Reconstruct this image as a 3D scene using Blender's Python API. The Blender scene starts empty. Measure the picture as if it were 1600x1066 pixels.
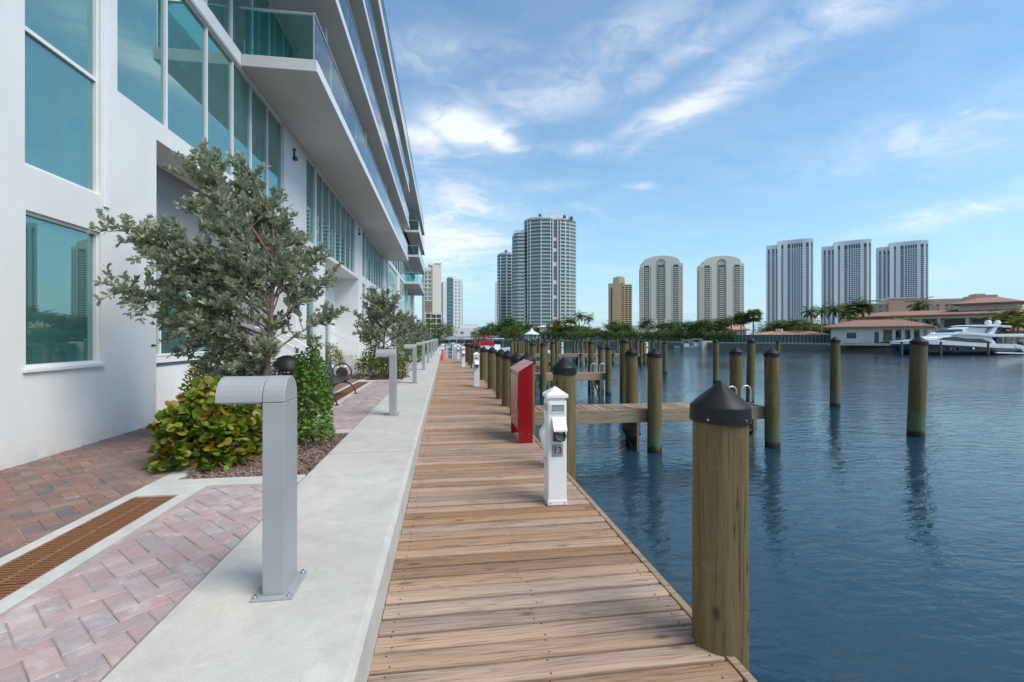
import bpy, bmesh, math, random
from mathutils import Vector, Matrix, noise as mnoise
rad = math.radians
SC = bpy.context.scene
COL = SC.collection
random.seed(7)

# ------------------------------------------------------------------ camera
F, CX, HY, H = 725.0, 800.0, 527.0, 1.5
TH = math.atan(105 / F)
CT, ST = math.cos(TH), math.sin(TH)
cam = bpy.data.cameras.new('camera')
cam.sensor_width = 36.0
cam.lens = 36.0 * F / 1600.0
cam.shift_y = -6.0 / 1600.0
cam.clip_start = 0.05
cam.clip_end = 6000
co = bpy.data.objects.new('camera', cam)
co.location = (0, 0, H)
co.rotation_euler = (rad(90), 0, -TH)
COL.objects.link(co)
SC.camera = co

# ------------------------------------------------------------------ sky + sun
SUN_EL, SUN_AZ = 52.0, 126.0      # degrees; azimuth measured from +Y towards +X (veiled sun behind the camera)
wd = bpy.data.worlds.new('World')
SC.world = wd
wd.use_nodes = True
nt = wd.node_tree
for n in list(nt.nodes): nt.nodes.remove(n)

class NT:
    """tiny node-tree helper"""
    def __init__(s, tree): s.t = tree
    def n(s, typ, **kw):
        nd = s.t.nodes.new(typ)
        for k, v in kw.items(): setattr(nd, k, v)
        return nd
    def l(s, a, b): s.t.links.new(a, b)
    def setin(s, sock, v):
        if hasattr(v, 'is_output') or isinstance(v, bpy.types.NodeSocket): s.l(v, sock)
        else: sock.default_value = v
    def m(s, op, a, b=None, c=None, clamp=False):
        nd = s.n('ShaderNodeMath', operation=op, use_clamp=clamp)
        s.setin(nd.inputs[0], a)
        if b is not None: s.setin(nd.inputs[1], b)
        if c is not None: s.setin(nd.inputs[2], c)
        return nd.outputs[0]
    def vm(s, op, a, b=None):
        nd = s.n('ShaderNodeVectorMath', operation=op)
        s.setin(nd.inputs[0], a)
        if b is not None: s.setin(nd.inputs[1], b)
        return nd.outputs[0]
    def comb(s, x, y, z):
        nd = s.n('ShaderNodeCombineXYZ')
        for i, v in enumerate((x, y, z)): s.setin(nd.inputs[i], v)
        return nd.outputs[0]
    def noise(s, vec, scale=5, detail=4, rough=.55, dist=0.0, out='Fac'):
        nd = s.n('ShaderNodeTexNoise')
        if vec is not None: s.l(vec, nd.inputs['Vector'])
        nd.inputs['Scale'].default_value = scale
        nd.inputs['Detail'].default_value = detail
        nd.inputs['Roughness'].default_value = rough
        nd.inputs['Distortion'].default_value = dist
        return nd.outputs[out]
    def ramp(s, fac, stops, interp='LINEAR'):
        nd = s.n('ShaderNodeValToRGB')
        cr = nd.color_ramp
        cr.interpolation = interp
        while len(cr.elements) < len(stops): cr.elements.new(.5)
        for e, (p, c) in zip(cr.elements, stops):
            e.position = p
            e.color = (c, c, c, 1) if isinstance(c, (int, float)) else (*c, 1)
        s.l(fac, nd.inputs[0])
        return nd.outputs[0]
    def mix(s, fac, a, b, mode='MIX'):
        nd = s.n('ShaderNodeMix', data_type='RGBA', blend_type=mode)
        s.setin(nd.inputs[0], fac)
        for sock, v in ((nd.inputs[6], a), (nd.inputs[7], b)):
            if isinstance(v, tuple): sock.default_value = (*v, 1)
            else: s.setin(sock, v)
        return nd.outputs[2]

W = NT(nt)
sky = W.n('ShaderNodeTexSky', sky_type='NISHITA')
sky.sun_disc = False
sky.sun_elevation = rad(SUN_EL)
sky.sun_rotation = rad(SUN_AZ)
sky.altitude = 0
sky.air_density = 1.0
sky.dust_density = 0.6
sky.ozone_density = 2.2
tc = W.n('ShaderNodeTexCoord')
sep = W.n('ShaderNodeSeparateXYZ')
W.l(tc.outputs['Generated'], sep.inputs[0])
dx, dy, dz = sep.outputs
zc = W.m('ADD', W.m('MAXIMUM', dz, 0.0), 0.10)
plane = W.comb(W.m('DIVIDE', dx, zc), W.m('DIVIDE', dy, zc), 0.0)
az = W.m('ARCTAN2', dx, dy)
el = W.m('ARCSINE', dz)
warp = W.noise(plane, 1.3, 4, .6, 0, 'Color')
pw = W.vm('ADD', plane, W.vm('SCALE', W.vm('SUBTRACT', warp, (.5, .5, .5))))
pw.node.inputs[1].default_value = (0, 0, 0)
sc_node = [n for n in nt.nodes if n.type == 'VECT_MATH' and n.operation == 'SCALE'][0]
sc_node.inputs['Scale'].default_value = 0.9
W.l(sc_node.outputs[0], pw.node.inputs[1])
rot = W.n('ShaderNodeMapping')
W.l(pw, rot.inputs['Vector'])
rot.inputs['Rotation'].default_value = (0, 0, rad(35))
rot.inputs['Scale'].default_value = (0.55, 1.5, 1)
streak = W.noise(rot.outputs[0], 1.6, 7, .62, .25)
fine = W.noise(pw, 3.2, 8, .62, .3)
veil = W.noise(plane, .55, 3, .5, .4)
# large clouds, each a soft ellipse in (azimuth, elevation) broken up by noise
blobs = [  # az, el, half length, half height, tilt, strength
    (.03, .425, .12, .052, -.08, 1.2), (-.04, .40, .08, .045, 0, 1.05), (.11, .405, .07, .030, -.3, 1.05),
    (.301, .382, .080, .020, .08, .75), (.22, .385, .06, .016, .2, .45),
    (.50, .43, .15, .034, .30, .85), (.63, .485, .15, .040, .24, .82), (.78, .535, .17, .05, .16, .75), (.95, .54, .17, .05, .0, .6),
    (.58, .545, .16, .030, .28, .6), (.44, .50, .13, .030, .30, .5),
    (.0, .22, .17, .12, 0, .95), (.07, .17, .13, .05, 0, .5), (.905, .19, .12, .017, .12, .75), (1.03, .215, .09, .02, .1, .6),
    (.213, .485, .22, .060, .1, .55), (.413, .305, .035, .008, -.08, .6), (-.007, .55, .18, .05, .05, .6),
    (.875, .315, .24, .055, .06, .50), (.70, .30, .18, .03, .06, .38), (.226, .315, .085, .016, 0, .6), (.308, .262, .05, .012, -.35, .5),
    (.39, .56, .18, .05, .2, .48),
]
tot = None
for a0, e0, sa, se, t, k in blobs:
    da = W.m('SUBTRACT', az, a0)
    de = W.m('SUBTRACT', el, e0)
    c, s = math.cos(t), math.sin(t)
    u = W.m('MULTIPLY_ADD', da, c / sa, W.m('MULTIPLY', de, s / sa))
    v = W.m('MULTIPLY_ADD', da, -s / se, W.m('MULTIPLY', de, c / se))
    r2 = W.m('ADD', W.m('MULTIPLY', u, u), W.m('MULTIPLY', v, v))
    g = W.m('MULTIPLY', W.m('EXPONENT', W.m('MULTIPLY', r2, -.9)), k)
    tot = g if tot is None else W.m('MAXIMUM', tot, g)
brk = W.m('ADD', W.m('MULTIPLY', fine, .9), W.m('MULTIPLY', streak, 1.1))     # about 1 on average
soft = W.ramp(W.m('MULTIPLY', brk, .5), [(.36, .0), (.47, .42), (.60, 1.0)], 'EASE')
solid = W.m('MULTIPLY', W.m('SUBTRACT', tot, .55, clamp=True), .9)
dens = W.m('MULTIPLY', tot, W.m('ADD', soft, solid, clamp=True), clamp=True)
dens = W.m('POWER', dens, 1.15)
gen = W.m('MULTIPLY', W.m('SUBTRACT', W.m('ADD', W.m('MULTIPLY', streak, .9), W.m('MULTIPLY', veil, .55)), .62), 1.0, clamp=True)
gen = W.m('MULTIPLY', gen, .5)
hz = W.m('MULTIPLY', W.m('POWER', W.m('SUBTRACT', 1.0, W.m('ABSOLUTE', dz), clamp=True), 4.5), .92)
cl = W.m('MAXIMUM', dens, gen)
cl = W.m('MINIMUM', W.m('ADD', cl, 0.0), .88)
skyc = W.n('ShaderNodeHueSaturation')
skyc.inputs['Saturation'].default_value = 1.12
skyc.inputs['Value'].default_value = 1.0
W.l(sky.outputs[0], skyc.inputs['Color'])
base = W.mix(hz, skyc.outputs[0], (2.1, 3.0, 4.2))
base = W.mix(1.0, base, (.90, 1.0, .93), 'MULTIPLY')
colr = W.mix(cl, base, (4.7, 4.85, 5.1))
bg = W.n('ShaderNodeBackground')
bg.inputs['Strength'].default_value = 0.10
W.l(colr, bg.inputs['Color'])
wo = W.n('ShaderNodeOutputWorld')
W.l(bg.outputs[0], wo.inputs[0])
wd.cycles.sampling_method = 'MANUAL'
wd.cycles.sample_map_resolution = 1024

sl = bpy.data.lights.new('sun', 'SUN')
sl.energy = 1.5
sl.angle = rad(35)
sl.color = (1.0, .93, .83)
so = bpy.data.objects.new('sun', sl)
sd = Vector((math.sin(rad(SUN_AZ)) * math.cos(rad(SUN_EL)), math.cos(rad(SUN_AZ)) * math.cos(rad(SUN_EL)), math.sin(rad(SUN_EL))))
so.rotation_euler = sd.to_track_quat('Z', 'Y').to_euler()
so.location = (-60, -20, 90)
COL.objects.link(so)
SC.view_settings.view_transform = 'Standard'
SC.view_settings.look = 'None'
SC.view_settings.exposure = 1.15
SC.view_settings.gamma = 1.0
SC.view_settings.use_curve_mapping = False
SC.cycles.max_bounces = 8
SC.cycles.transparent_max_bounces = 12
SC.cycles.caustics_reflective = False
SC.cycles.caustics_refractive = False

# ------------------------------------------------------------------ helpers
def P(px, d):
    """plan position of something seen in survey bearing px at distance d"""
    r = (px - CX) / F * d
    return (r * CT + d * ST, -r * ST + d * CT)
def ZH(py, d): return H + (HY - py) / F * d

class MB:
    """collects faces; build() links ONE mesh object"""
    def __init__(s): s.v = []; s.f = []; s.m = []; s.sm = []
    def add(s, vs, fs, mi=0, smooth=False):
        o = len(s.v)
        s.v += [tuple(v) for v in vs]
        for f in fs:
            s.f.append(tuple(i + o for i in f)); s.m.append(mi); s.sm.append(smooth)
        return s
    def box(s, x0, x1, y0, y1, z0, z1, mi=0, T=None):
        vs = [(x0, y0, z0), (x1, y0, z0), (x1, y1, z0), (x0, y1, z0), (x0, y0, z1), (x1, y0, z1), (x1, y1, z1), (x0, y1, z1)]
        if T: vs = [tuple(T @ Vector(v)) for v in vs]
        return s.add(vs, [(3, 2, 1, 0), (4, 5, 6, 7), (0, 1, 5, 4), (1, 2, 6, 5), (2, 3, 7, 6), (3, 0, 4, 7)], mi)
    def prism(s, poly, a0, a1, axis='z', mi=0, T=None):
        """poly: 2-D points; extruded along axis (z: xy, y: xz, x: yz)"""
        n = len(poly)
        def mk(p, a):
            return {'z': (p[0], p[1], a), 'y': (p[0], a, p[1]), 'x': (a, p[0], p[1])}[axis]
        vs = [mk(p, a0) for p in poly] + [mk(p, a1) for p in poly]
        if T: vs = [tuple(T @ Vector(v)) for v in vs]
        fs = [tuple(range(n - 1, -1, -1)), tuple(range(n, 2 * n))] + [(i, (i + 1) % n, n + (i + 1) % n, n + i) for i in range(n)]
        return s.add(vs, fs, mi)
    def tube(s, pts, r, n=8, mi=0, caps=True, closed=False):
        pts = [Vector(p) for p in pts]
        k = len(pts)
        rs = r if isinstance(r, (list, tuple)) else [r] * k
        vs = []; up = Vector((0, 0, 1)); prev = None
        for i, p in enumerate(pts):
            a = pts[i - 1] if (i > 0 or closed) else p
            b = pts[(i + 1) % k] if (i < k - 1 or closed) else p
            t = (b - a).normalized()
            if prev is None:
                x = t.cross(up)
                if x.length < 1e-3: x = t.cross(Vector((1, 0, 0)))
            else:
                x = prev - t * prev.dot(t)
            x.normalize(); prev = x
            y = t.cross(x)
            for j in range(n):
                an = 2 * math.pi * j / n
                vs.append(p + (x * math.cos(an) + y * math.sin(an)) * rs[i])
        fs = []
        for i in range(k if closed else k - 1):
            i2 = (i + 1) % k
            for j in range(n):
                j2 = (j + 1) % n
                fs.append((i * n + j, i * n + j2, i2 * n + j2, i2 * n + j))
        s.add(vs, fs, mi, True)
        if caps and not closed:
            s.add([vs[j] for j in range(n)], [tuple(range(n - 1, -1, -1))], mi)
            s.add([vs[(k - 1) * n + j] for j in range(n)], [tuple(range(n))], mi)
        return s
    def lathe(s, prof, cx=0, cy=0, n=16, mi=0, smooth=True, T=None):
        vs = []
        for r, z in prof:
            for j in range(n):
                a = 2 * math.pi * j / n
                vs.append((cx + r * math.cos(a), cy + r * math.sin(a), z))
        if T: vs = [tuple(T @ Vector(v)) for v in vs]
        fs = []
        for i in range(len(prof) - 1):
            for j in range(n):
                j2 = (j + 1) % n
                fs.append((i * n + j, i * n + j2, (i + 1) * n + j2, (i + 1) * n + j))
        return s.add(vs, fs, mi, smooth)
    def mesh(s, name, mats):
        me = bpy.data.meshes.new(name)
        me.from_pydata(s.v, [], s.f)
        if not isinstance(mats, (list, tuple)): mats = [mats]
        for m in mats: me.materials.append(m)
        me.polygons.foreach_set('material_index', s.m)
        me.polygons.foreach_set('use_smooth', s.sm)
        me.update()
        if any(s.sm): me.set_sharp_from_angle(angle=rad(42))
        return me
    def build(s, name, mats, parent=None, bevel=0, kind=None):
        o = bpy.data.objects.new(name, s.mesh(name, mats))
        COL.objects.link(o)
        if parent: o.parent = parent
        if bevel:
            b = o.modifiers.new('bevel', 'BEVEL'); b.width = bevel; b.segments = 2; b.limit_method = 'ANGLE'; b.angle_limit = rad(40)
            b.harden_normals = False
        if kind: o['kind'] = kind
        return o

def place(name, me, loc=(0, 0, 0), parent=None, rz=0.0, rot=None, scale=None, kind=None):
    o = bpy.data.objects.new(name, me)
    o.location = loc
    if rot: o.rotation_euler = rot
    elif rz: o.rotation_euler = (0, 0, rz)
    if scale: o.scale = scale
    if parent: o.parent = parent
    if kind: o['kind'] = kind
    COL.objects.link(o)
    return o
def tag(o, label, cat, group=None):
    o['label'] = label; o['category'] = cat
    if group: o['group'] = group
    return o
def thing(name, label, cat, loc=(0, 0, 0), rz=0.0, group=None):
    o = bpy.data.objects.new(name, None)
    o.empty_display_size = .2
    o.location = loc; o.rotation_euler = (0, 0, rz)
    COL.objects.link(o)
    return tag(o, label, cat, group)
def structure(o): o['kind'] = 'structure'; return o
def dup(root, loc, rz=0.0, label=None, group=None, scale=None, tilt=None):
    r = root.copy(); COL.objects.link(r)
    r.location = loc; r.rotation_euler = (tilt[0], tilt[1], rz) if tilt else (0, 0, rz)
    if scale: r.scale = scale if isinstance(scale, tuple) else (scale,) * 3
    if label: r['label'] = label
    if group: r['group'] = group
    for ch in list(root.children):
        c = ch.copy(); COL.objects.link(c); c.parent = r
        for g in list(ch.children):
            d = g.copy(); COL.objects.link(d); d.parent = c
    return r

# ------------------------------------------------------------------ materials
def newmat(name):
    m = bpy.data.materials.new(name); m.use_nodes = True
    t = m.node_tree
    b = t.nodes['Principled BSDF']
    return m, NT(t), b
def simple(name, col, rough=.5, metal=0.0, var=.08, scale=6.0, bump=0.0, bscale=60.0, spec=.5, dirt=None):
    m, N, b = newmat(name)
    tcn = N.n('ShaderNodeTexCoord')
    v = tcn.outputs['Object']
    n = N.noise(v, scale, 5, .6)
    lo = tuple(c * (1 - var) for c in col); hi = tuple(min(1, c * (1 + var)) for c in col)
    c = N.ramp(n, [(.3, lo), (.7, hi)])
    if dirt:
        dn = N.noise(v, scale * .45, 6, .65, .4)
        c = N.mix(N.ramp(dn, [(.5, 0.0), (.8, dirt[1])]), c, dirt[0])
    N.l(c, b.inputs['Base Color'])
    b.inputs['Roughness'].default_value = rough
    b.inputs['Metallic'].default_value = metal
    b.inputs['Specular IOR Level'].default_value = spec
    if bump:
        bn = N.n('ShaderNodeBump'); bn.inputs['Strength'].default_value = bump; bn.inputs['Distance'].default_value = .01
        N.l(N.noise(v, bscale, 4, .6), bn.inputs['Height']); N.l(bn.outputs[0], b.inputs['Normal'])
    return m

def wood(name, warm, grey, scale=1.0, axis=0, rough=.7, rand=True, edge=False):
    """sawn timber, grain along local axis"""
    m, N, b = newmat(name)
    tcn = N.n('ShaderNodeTexCoord'); oi = N.n('ShaderNodeObjectInfo')
    off = N.comb(N.m('MULTIPLY', oi.outputs['Random'], 37.0), N.m('MULTIPLY', oi.outputs['Random'], 91.0), N.m('MULTIPLY', oi.outputs['Random'], 13.0))
    v = N.vm('ADD', tcn.outputs['Object'], off) if rand else tcn.outputs['Object']
    mp = N.n('ShaderNodeMapping'); N.l(v, mp.inputs['Vector'])
    s = [26.0 * scale] * 3; s[axis] = 1.1 * scale
    mp.inputs['Scale'].default_value = s
    g1 = N.noise(mp.outputs[0], 1.0, 5, .6, .8)
    mp2 = N.n('ShaderNodeMapping'); N.l(v, mp2.inputs['Vector'])
    s2 = [120.0 * scale] * 3; s2[axis] = 3.0 * scale
    mp2.inputs['Scale'].default_value = s2
    g2 = N.noise(mp2.outputs[0], 1.0, 3, .6, .3)
    # growth rings: distorted distance bands
    mp3 = N.n('ShaderNodeMapping'); N.l(v, mp3.inputs['Vector'])
    s3 = [9.0 * scale] * 3; s3[axis] = .55 * scale
    mp3.inputs['Scale'].default_value = s3
    ring = N.noise(mp3.outputs[0], 1.0, 2, .5, .6)
    rings = N.m('FRACT', N.m('MULTIPLY', ring, 13.0))
    ringd = N.ramp(rings, [(.0, 1.0), (.55, .95), (.86, .45), (.95, .5), (1.0, 1.0)])
    tone = N.m('ADD', N.m('MULTIPLY', oi.outputs['Random'] if rand else g1, .75), N.m('MULTIPLY', g1, .45))
    c = N.ramp(tone, [(.12, warm), (.55, tuple((a + c_) / 2 for a, c_ in zip(warm, grey))), (.95, grey)])
    br = N.m('MULTIPLY_ADD', N.m('FRACT', N.m('MULTIPLY', oi.outputs['Random'], 17.31)), .40, .78)
    c = N.mix(1.0, c, N.comb(br, br, br), 'MULTIPLY')
    gd = N.ramp(g2, [(.34, .38), (.44, .82), (.54, 1.0), (1.0, 1.06)])
    c = N.mix(.85, c, gd, 'MULTIPLY')
    rg = N.mix(N.ramp(g1, [(.4, .15), (.65, .8)]), (1, 1, 1), ringd)
    c = N.mix(.75, c, rg, 'MULTIPLY')
    vor = N.n('ShaderNodeTexVoronoi'); vor.feature = 'F1'
    mp4 = N.n('ShaderNodeMapping'); N.l(v, mp4.inputs['Vector'])
    s4 = [7.0] * 3; s4[axis] = 2.6
    mp4.inputs['Scale'].default_value = s4; N.l(mp4.outputs[0], vor.inputs['Vector']); vor.inputs['Scale'].default_value = 1.0
    knot = N.ramp(vor.outputs['Distance'], [(.05, .35), (.09, .6), (.16, 1.0)])
    c = N.mix(.8, c, knot, 'MULTIPLY')
    if edge:
        ys_ = N.n('ShaderNodeSeparateXYZ'); N.l(tcn.outputs['Object'], ys_.inputs[0])
        ed = N.m('ADD', N.m('ABSOLUTE', ys_.outputs[1]), N.m('MULTIPLY', N.m('SUBTRACT', g1, .5), .03))
        c = N.mix(N.ramp(N.m('MULTIPLY', ed, 10.0), [(.52, .0), (.64, .6)]), c, (.10, .07, .045))
    N.l(c, b.inputs['Base Color'])
    b.inputs['Roughness'].default_value = rough
    b.inputs['Specular IOR Level'].default_value = .3
    bn = N.n('ShaderNodeBump'); bn.inputs['Strength'].default_value = .35; bn.inputs['Distance'].default_value = .004
    N.l(g2, bn.inputs['Height']); N.l(bn.outputs[0], b.inputs['Normal'])
    return m

def leafmat(name, cols, rough=.5, sub=.0, back=None):
    m, N, b = newmat(name)
    g = N.n('ShaderNodeNewGeometry')
    tcn = N.n('ShaderNodeTexCoord')
    clump = N.noise(tcn.outputs['Object'], 1.4, 2, .5)
    t = N.m('ADD', N.m('MULTIPLY', g.outputs['Random Per Island'], .72), N.m('MULTIPLY', clump, .28))
    c = N.ramp(t, [(i / max(1, len(cols) - 1) * .86 + .07, c_) for i, c_ in enumerate(cols)])
    if back: c = N.mix(g.outputs['Backfacing'], c, back)
    N.l(c, b.inputs['Base Color'])
    b.inputs['Roughness'].default_value = rough
    b.inputs['Specular IOR Level'].default_value = .35
    tr = N.n('ShaderNodeBsdfTranslucent'); N.l(c, tr.inputs[0])
    mx = N.n('ShaderNodeMixShader'); mx.inputs[0].default_value = .28
    N.l(b.outputs[0], mx.inputs[1]); N.l(tr.outputs[0], mx.inputs[2])
    out = [n for n in m.node_tree.nodes if n.type == 'OUTPUT_MATERIAL'][0]
    N.l(mx.outputs[0], out.inputs[0])
    return m

def glass(name, tint, refl=(.8, .95, .95), ior=1.75, wav=0.0, base=0.0, film=None):
    m, N, b = newmat(name)
    m.node_tree.nodes.remove(b)
    tr = N.n('ShaderNodeBsdfTransparent'); tr.inputs[0].default_value = (*tint, 1)
    gl = N.n('ShaderNodeBsdfGlossy'); gl.inputs['Color'].default_value = (*refl, 1); gl.inputs['Roughness'].default_value = .0
    fn = N.n('ShaderNodeFresnel'); fn.inputs[0].default_value = ior
    fr = N.m('MULTIPLY_ADD', fn.outputs[0], 1.0 - base, base).node
    if wav:
        tcn = N.n('ShaderNodeTexCoord'); bn = N.n('ShaderNodeBump'); bn.inputs['Strength'].default_value = wav; bn.inputs['Distance'].default_value = .02
        N.l(N.noise(tcn.outputs['Object'], .9, 2, .4), bn.inputs['Height']); N.l(bn.outputs[0], gl.inputs['Normal'])
    if film:
        df = N.n('ShaderNodeBsdfDiffuse'); df.inputs[0].default_value = (*film[1], 1)
        m2 = N.n('ShaderNodeMixShader'); m2.inputs[0].default_value = film[0]
        N.l(tr.outputs[0], m2.inputs[1]); N.l(df.outputs[0], m2.inputs[2]); tr = m2
    mx = N.n('ShaderNodeMixShader')
    N.l(fr.outputs[0], mx.inputs[0]); N.l(tr.outputs[0], mx.inputs[1]); N.l(gl.outputs[0], mx.inputs[2])
    out = [n for n in m.node_tree.nodes if n.type == 'OUTPUT_MATERIAL'][0]
    N.l(mx.outputs[0], out.inputs[0])
    return m

def pilemat(name):
    m, N, b = newmat(name)
    tcn = N.n('ShaderNodeTexCoord'); oi = N.n('ShaderNodeObjectInfo'); geo = N.n('ShaderNodeNewGeometry')
    off = N.comb(N.m('MULTIPLY', oi.outputs['Random'], 37.0), N.m('MULTIPLY', oi.outputs['Random'], 11.0), N.m('MULTIPLY', oi.outputs['Random'], 23.0))
    v = N.vm('ADD', tcn.outputs['Object'], off)
    mp = N.n('ShaderNodeMapping'); N.l(v, mp.inputs['Vector']); mp.inputs['Scale'].default_value = (22, 22, 1.3)
    g1 = N.noise(mp.outputs[0], 1.0, 6, .62, .6)
    mp2 = N.n('ShaderNodeMapping'); N.l(v, mp2.inputs['Vector']); mp2.inputs['Scale'].default_value = (75, 75, 3.0)
    g2 = N.noise(mp2.outputs[0], 1.0, 4, .6, .4)
    bl = N.noise(v, 3.2, 4, .6, .5)
    c = N.ramp(g1, [(.25, (.085, .058, .026)), (.5, (.15, .112, .052)), (.75, (.225, .175, .088))])
    c = N.mix(N.ramp(bl, [(.4, 0.0), (.75, .5)]), c, (.145, .13, .055))
    c = N.mix(N.ramp(g2, [(.30, .65), (.42, .0)]), c, (.045, .03, .014))
    mp3 = N.n('ShaderNodeMapping'); N.l(v, mp3.inputs['Vector']); mp3.inputs['Scale'].default_value = (11, 11, .35)
    crk = N.noise(mp3.outputs[0], 1.0, 2, .5, .25)
    crl = N.ramp(N.m('ABSOLUTE', N.m('SUBTRACT', crk, .5)), [(.0, 1.0), (.008, .7), (.016, 0.0)])
    c = N.mix(N.m('MULTIPLY', crl, N.ramp(bl, [(.45, .0), (.6, .85)])), c, (.03, .02, .01))
    vk = N.n('ShaderNodeTexVoronoi'); mk = N.n('ShaderNodeMapping'); N.l(v, mk.inputs['Vector']); mk.inputs['Scale'].default_value = (5.5, 5.5, 2.6)
    N.l(mk.outputs[0], vk.inputs['Vector']); vk.inputs['Scale'].default_value = 1.0
    c = N.mix(N.ramp(N.m('ADD', vk.outputs['Distance'], N.m('MULTIPLY', g2, .06)), [(.085, .8), (.12, .35), (.17, .0)]), c, (.05, .032, .016))
    pale = N.noise(v, 6.0, 5, .7, .8)
    c = N.mix(N.ramp(pale, [(.60, .0), (.76, .38)]), c, (.30, .26, .17))
    z = N.n('ShaderNodeSeparateXYZ'); N.l(geo.outputs['Position'], z.inputs[0])
    zz = N.m('ADD', z.outputs[2], N.m('MULTIPLY', N.m('SUBTRACT', g1, .5), .35))
    c = N.mix(N.ramp(N.m('MULTIPLY_ADD', zz, -1.0, .0, clamp=True), [(.20, .0), (.62, .75)]), c, (.10, .165, .105))
    c = N.mix(N.ramp(N.m('MULTIPLY_ADD', zz, -1.0, .0, clamp=True), [(.70, .0), (.78, .92)]), c, (.022, .022, .016))
    N.l(c, b.inputs['Base Color']); b.inputs['Roughness'].default_value = .75; b.inputs['Specular IOR Level'].default_value = .25
    bn = N.n('ShaderNodeBump'); bn.inputs['Strength'].default_value = .5; bn.inputs['Distance'].default_value = .006
    N.l(N.m('SUBTRACT', g1, N.m('MULTIPLY', crl, .6)), bn.inputs['Height']); N.l(bn.outputs[0], b.inputs['Normal'])
    return m

def brickmat(name, cols, dust=.25):
    m, N, b = newmat(name)
    oi = N.n('ShaderNodeObjectInfo'); geo = N.n('ShaderNodeNewGeometry')
    pos = geo.outputs['Position']
    r = N.m('FRACT', N.m('ADD', oi.outputs['Random'], N.m('MULTIPLY', geo.outputs['Random Per Island'], 7.7)))
    c = N.ramp(r, [((i + .5) / len(cols), c_) for i, c_ in enumerate(cols)])
    n1 = N.noise(pos, 9, 5, .65, .5)
    c = N.mix(N.ramp(n1, [(.35, .55), (.65, .0)]), c, tuple(sum(q[i] for q in cols) / len(cols) * .8 for i in range(3)))
    n2 = N.noise(pos, 160, 3, .6)
    c = N.mix(.5, c, N.ramp(n2, [(.3, .72), (.7, 1.2)]), 'MULTIPLY')
    n3 = N.noise(pos, 5, 5, .7, .3)
    c = N.mix(N.ramp(n3, [(.5, .0), (.72, dust)]), c, (.55, .52, .50))
    n4 = N.noise(pos, 38, 2, .5)
    c = N.mix(N.ramp(n4, [(.70, .0), (.76, .6)]), c, (.6, .57, .54))
    N.l(c, b.inputs['Base Color']); b.inputs['Roughness'].default_value = .85; b.inputs['Specular IOR Level'].default_value = .25
    bn = N.n('ShaderNodeBump'); bn.inputs['Strength'].default_value = .35; bn.inputs['Distance'].default_value = .004
    N.l(n2, bn.inputs['Height']); N.l(bn.outputs[0], b.inputs['Normal'])
    return m

def concmat(name, col, stain=(.30, .30, .29), amt=.5, warm=(.50, .44, .34)):
    m, N, b = newmat(name)
    geo = N.n('ShaderNodeNewGeometry'); pos = geo.outputs['Position']
    n1 = N.noise(pos, 1.6, 7, .68, .6)
    n2 = N.noise(pos, 7, 6, .7, .3)
    n3 = N.noise(pos, 120, 3, .6)
    mp = N.n('ShaderNodeMapping'); N.l(pos, mp.inputs['Vector']); mp.inputs['Scale'].default_value = (.9, 5.0, 4.0)
    n5 = N.noise(mp.outputs[0], 2.2, 6, .66, .9)
    c = N.ramp(n1, [(.3, tuple(x * .86 for x in col)), (.7, tuple(min(1, x * 1.1) for x in col))])
    c = N.mix(N.ramp(n2, [(.45, .0), (.75, amt)]), c, stain)
    c = N.mix(N.ramp(n5, [(.54, .0), (.78, .5)]), c, warm)
    c = N.mix(N.ramp(n5, [(.22, .55), (.40, .0)]), c, tuple(min(1, x * 1.25) for x in col))
    c = N.mix(.45, c, N.ramp(n3, [(.3, .8), (.7, 1.15)]), 'MULTIPLY')
    v = N.n('ShaderNodeTexVoronoi'); N.l(pos, v.inputs['Vector']); v.inputs['Scale'].default_value = 9.0
    c = N.mix(N.ramp(v.outputs['Distance'], [(.035, .75), (.05, .0)]), c, tuple(x * .45 for x in col))
    N.l(c, b.inputs['Base Color']); b.inputs['Roughness'].default_value = .8; b.inputs['Specular IOR Level'].default_value = .3
    bn = N.n('ShaderNodeBump'); bn.inputs['Strength'].default_value = .25; bn.inputs['Distance'].default_value = .004
    N.l(N.m('ADD', n3, n2), bn.inputs['Height']); N.l(bn.outputs[0], b.inputs['Normal'])
    return m

def watermat():
    m, N, b = newmat('water')
    geo = N.n('ShaderNodeNewGeometry'); pos = geo.outputs['Position']
    mp = N.n('ShaderNodeMapping'); N.l(pos, mp.inputs['Vector']); mp.inputs['Scale'].default_value = (.75, 1.7, 1); mp.inputs['Rotation'].default_value = (0, 0, rad(-14))
    a = N.noise(mp.outputs[0], 1.15, 3, .55, .5)
    bb = N.noise(mp.outputs[0], 4.2, 4, .55, .7)
    calm = N.noise(pos, .10, 3, .5, .3)
    amp = N.ramp(calm, [(.35, .55), (.65, 1.25)])
    h = N.m('ADD', N.m('MULTIPLY', a, .55), N.m('MULTIPLY', bb, .30))
    h = N.m('MULTIPLY', h, amp)
    bn = N.n('ShaderNodeBump'); bn.inputs['Strength'].default_value = 1.0; bn.inputs['Distance'].default_value = .052
    N.l(h, bn.inputs['Height']); N.l(bn.outputs[0], b.inputs['Normal'])
    b.inputs['Base Color'].default_value = (.014, .046, .070, 1)
    b.inputs['Roughness'].default_value = .03
    b.inputs['IOR'].default_value = 1.42
    b.inputs['Specular IOR Level'].default_value = .5
    return m

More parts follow.
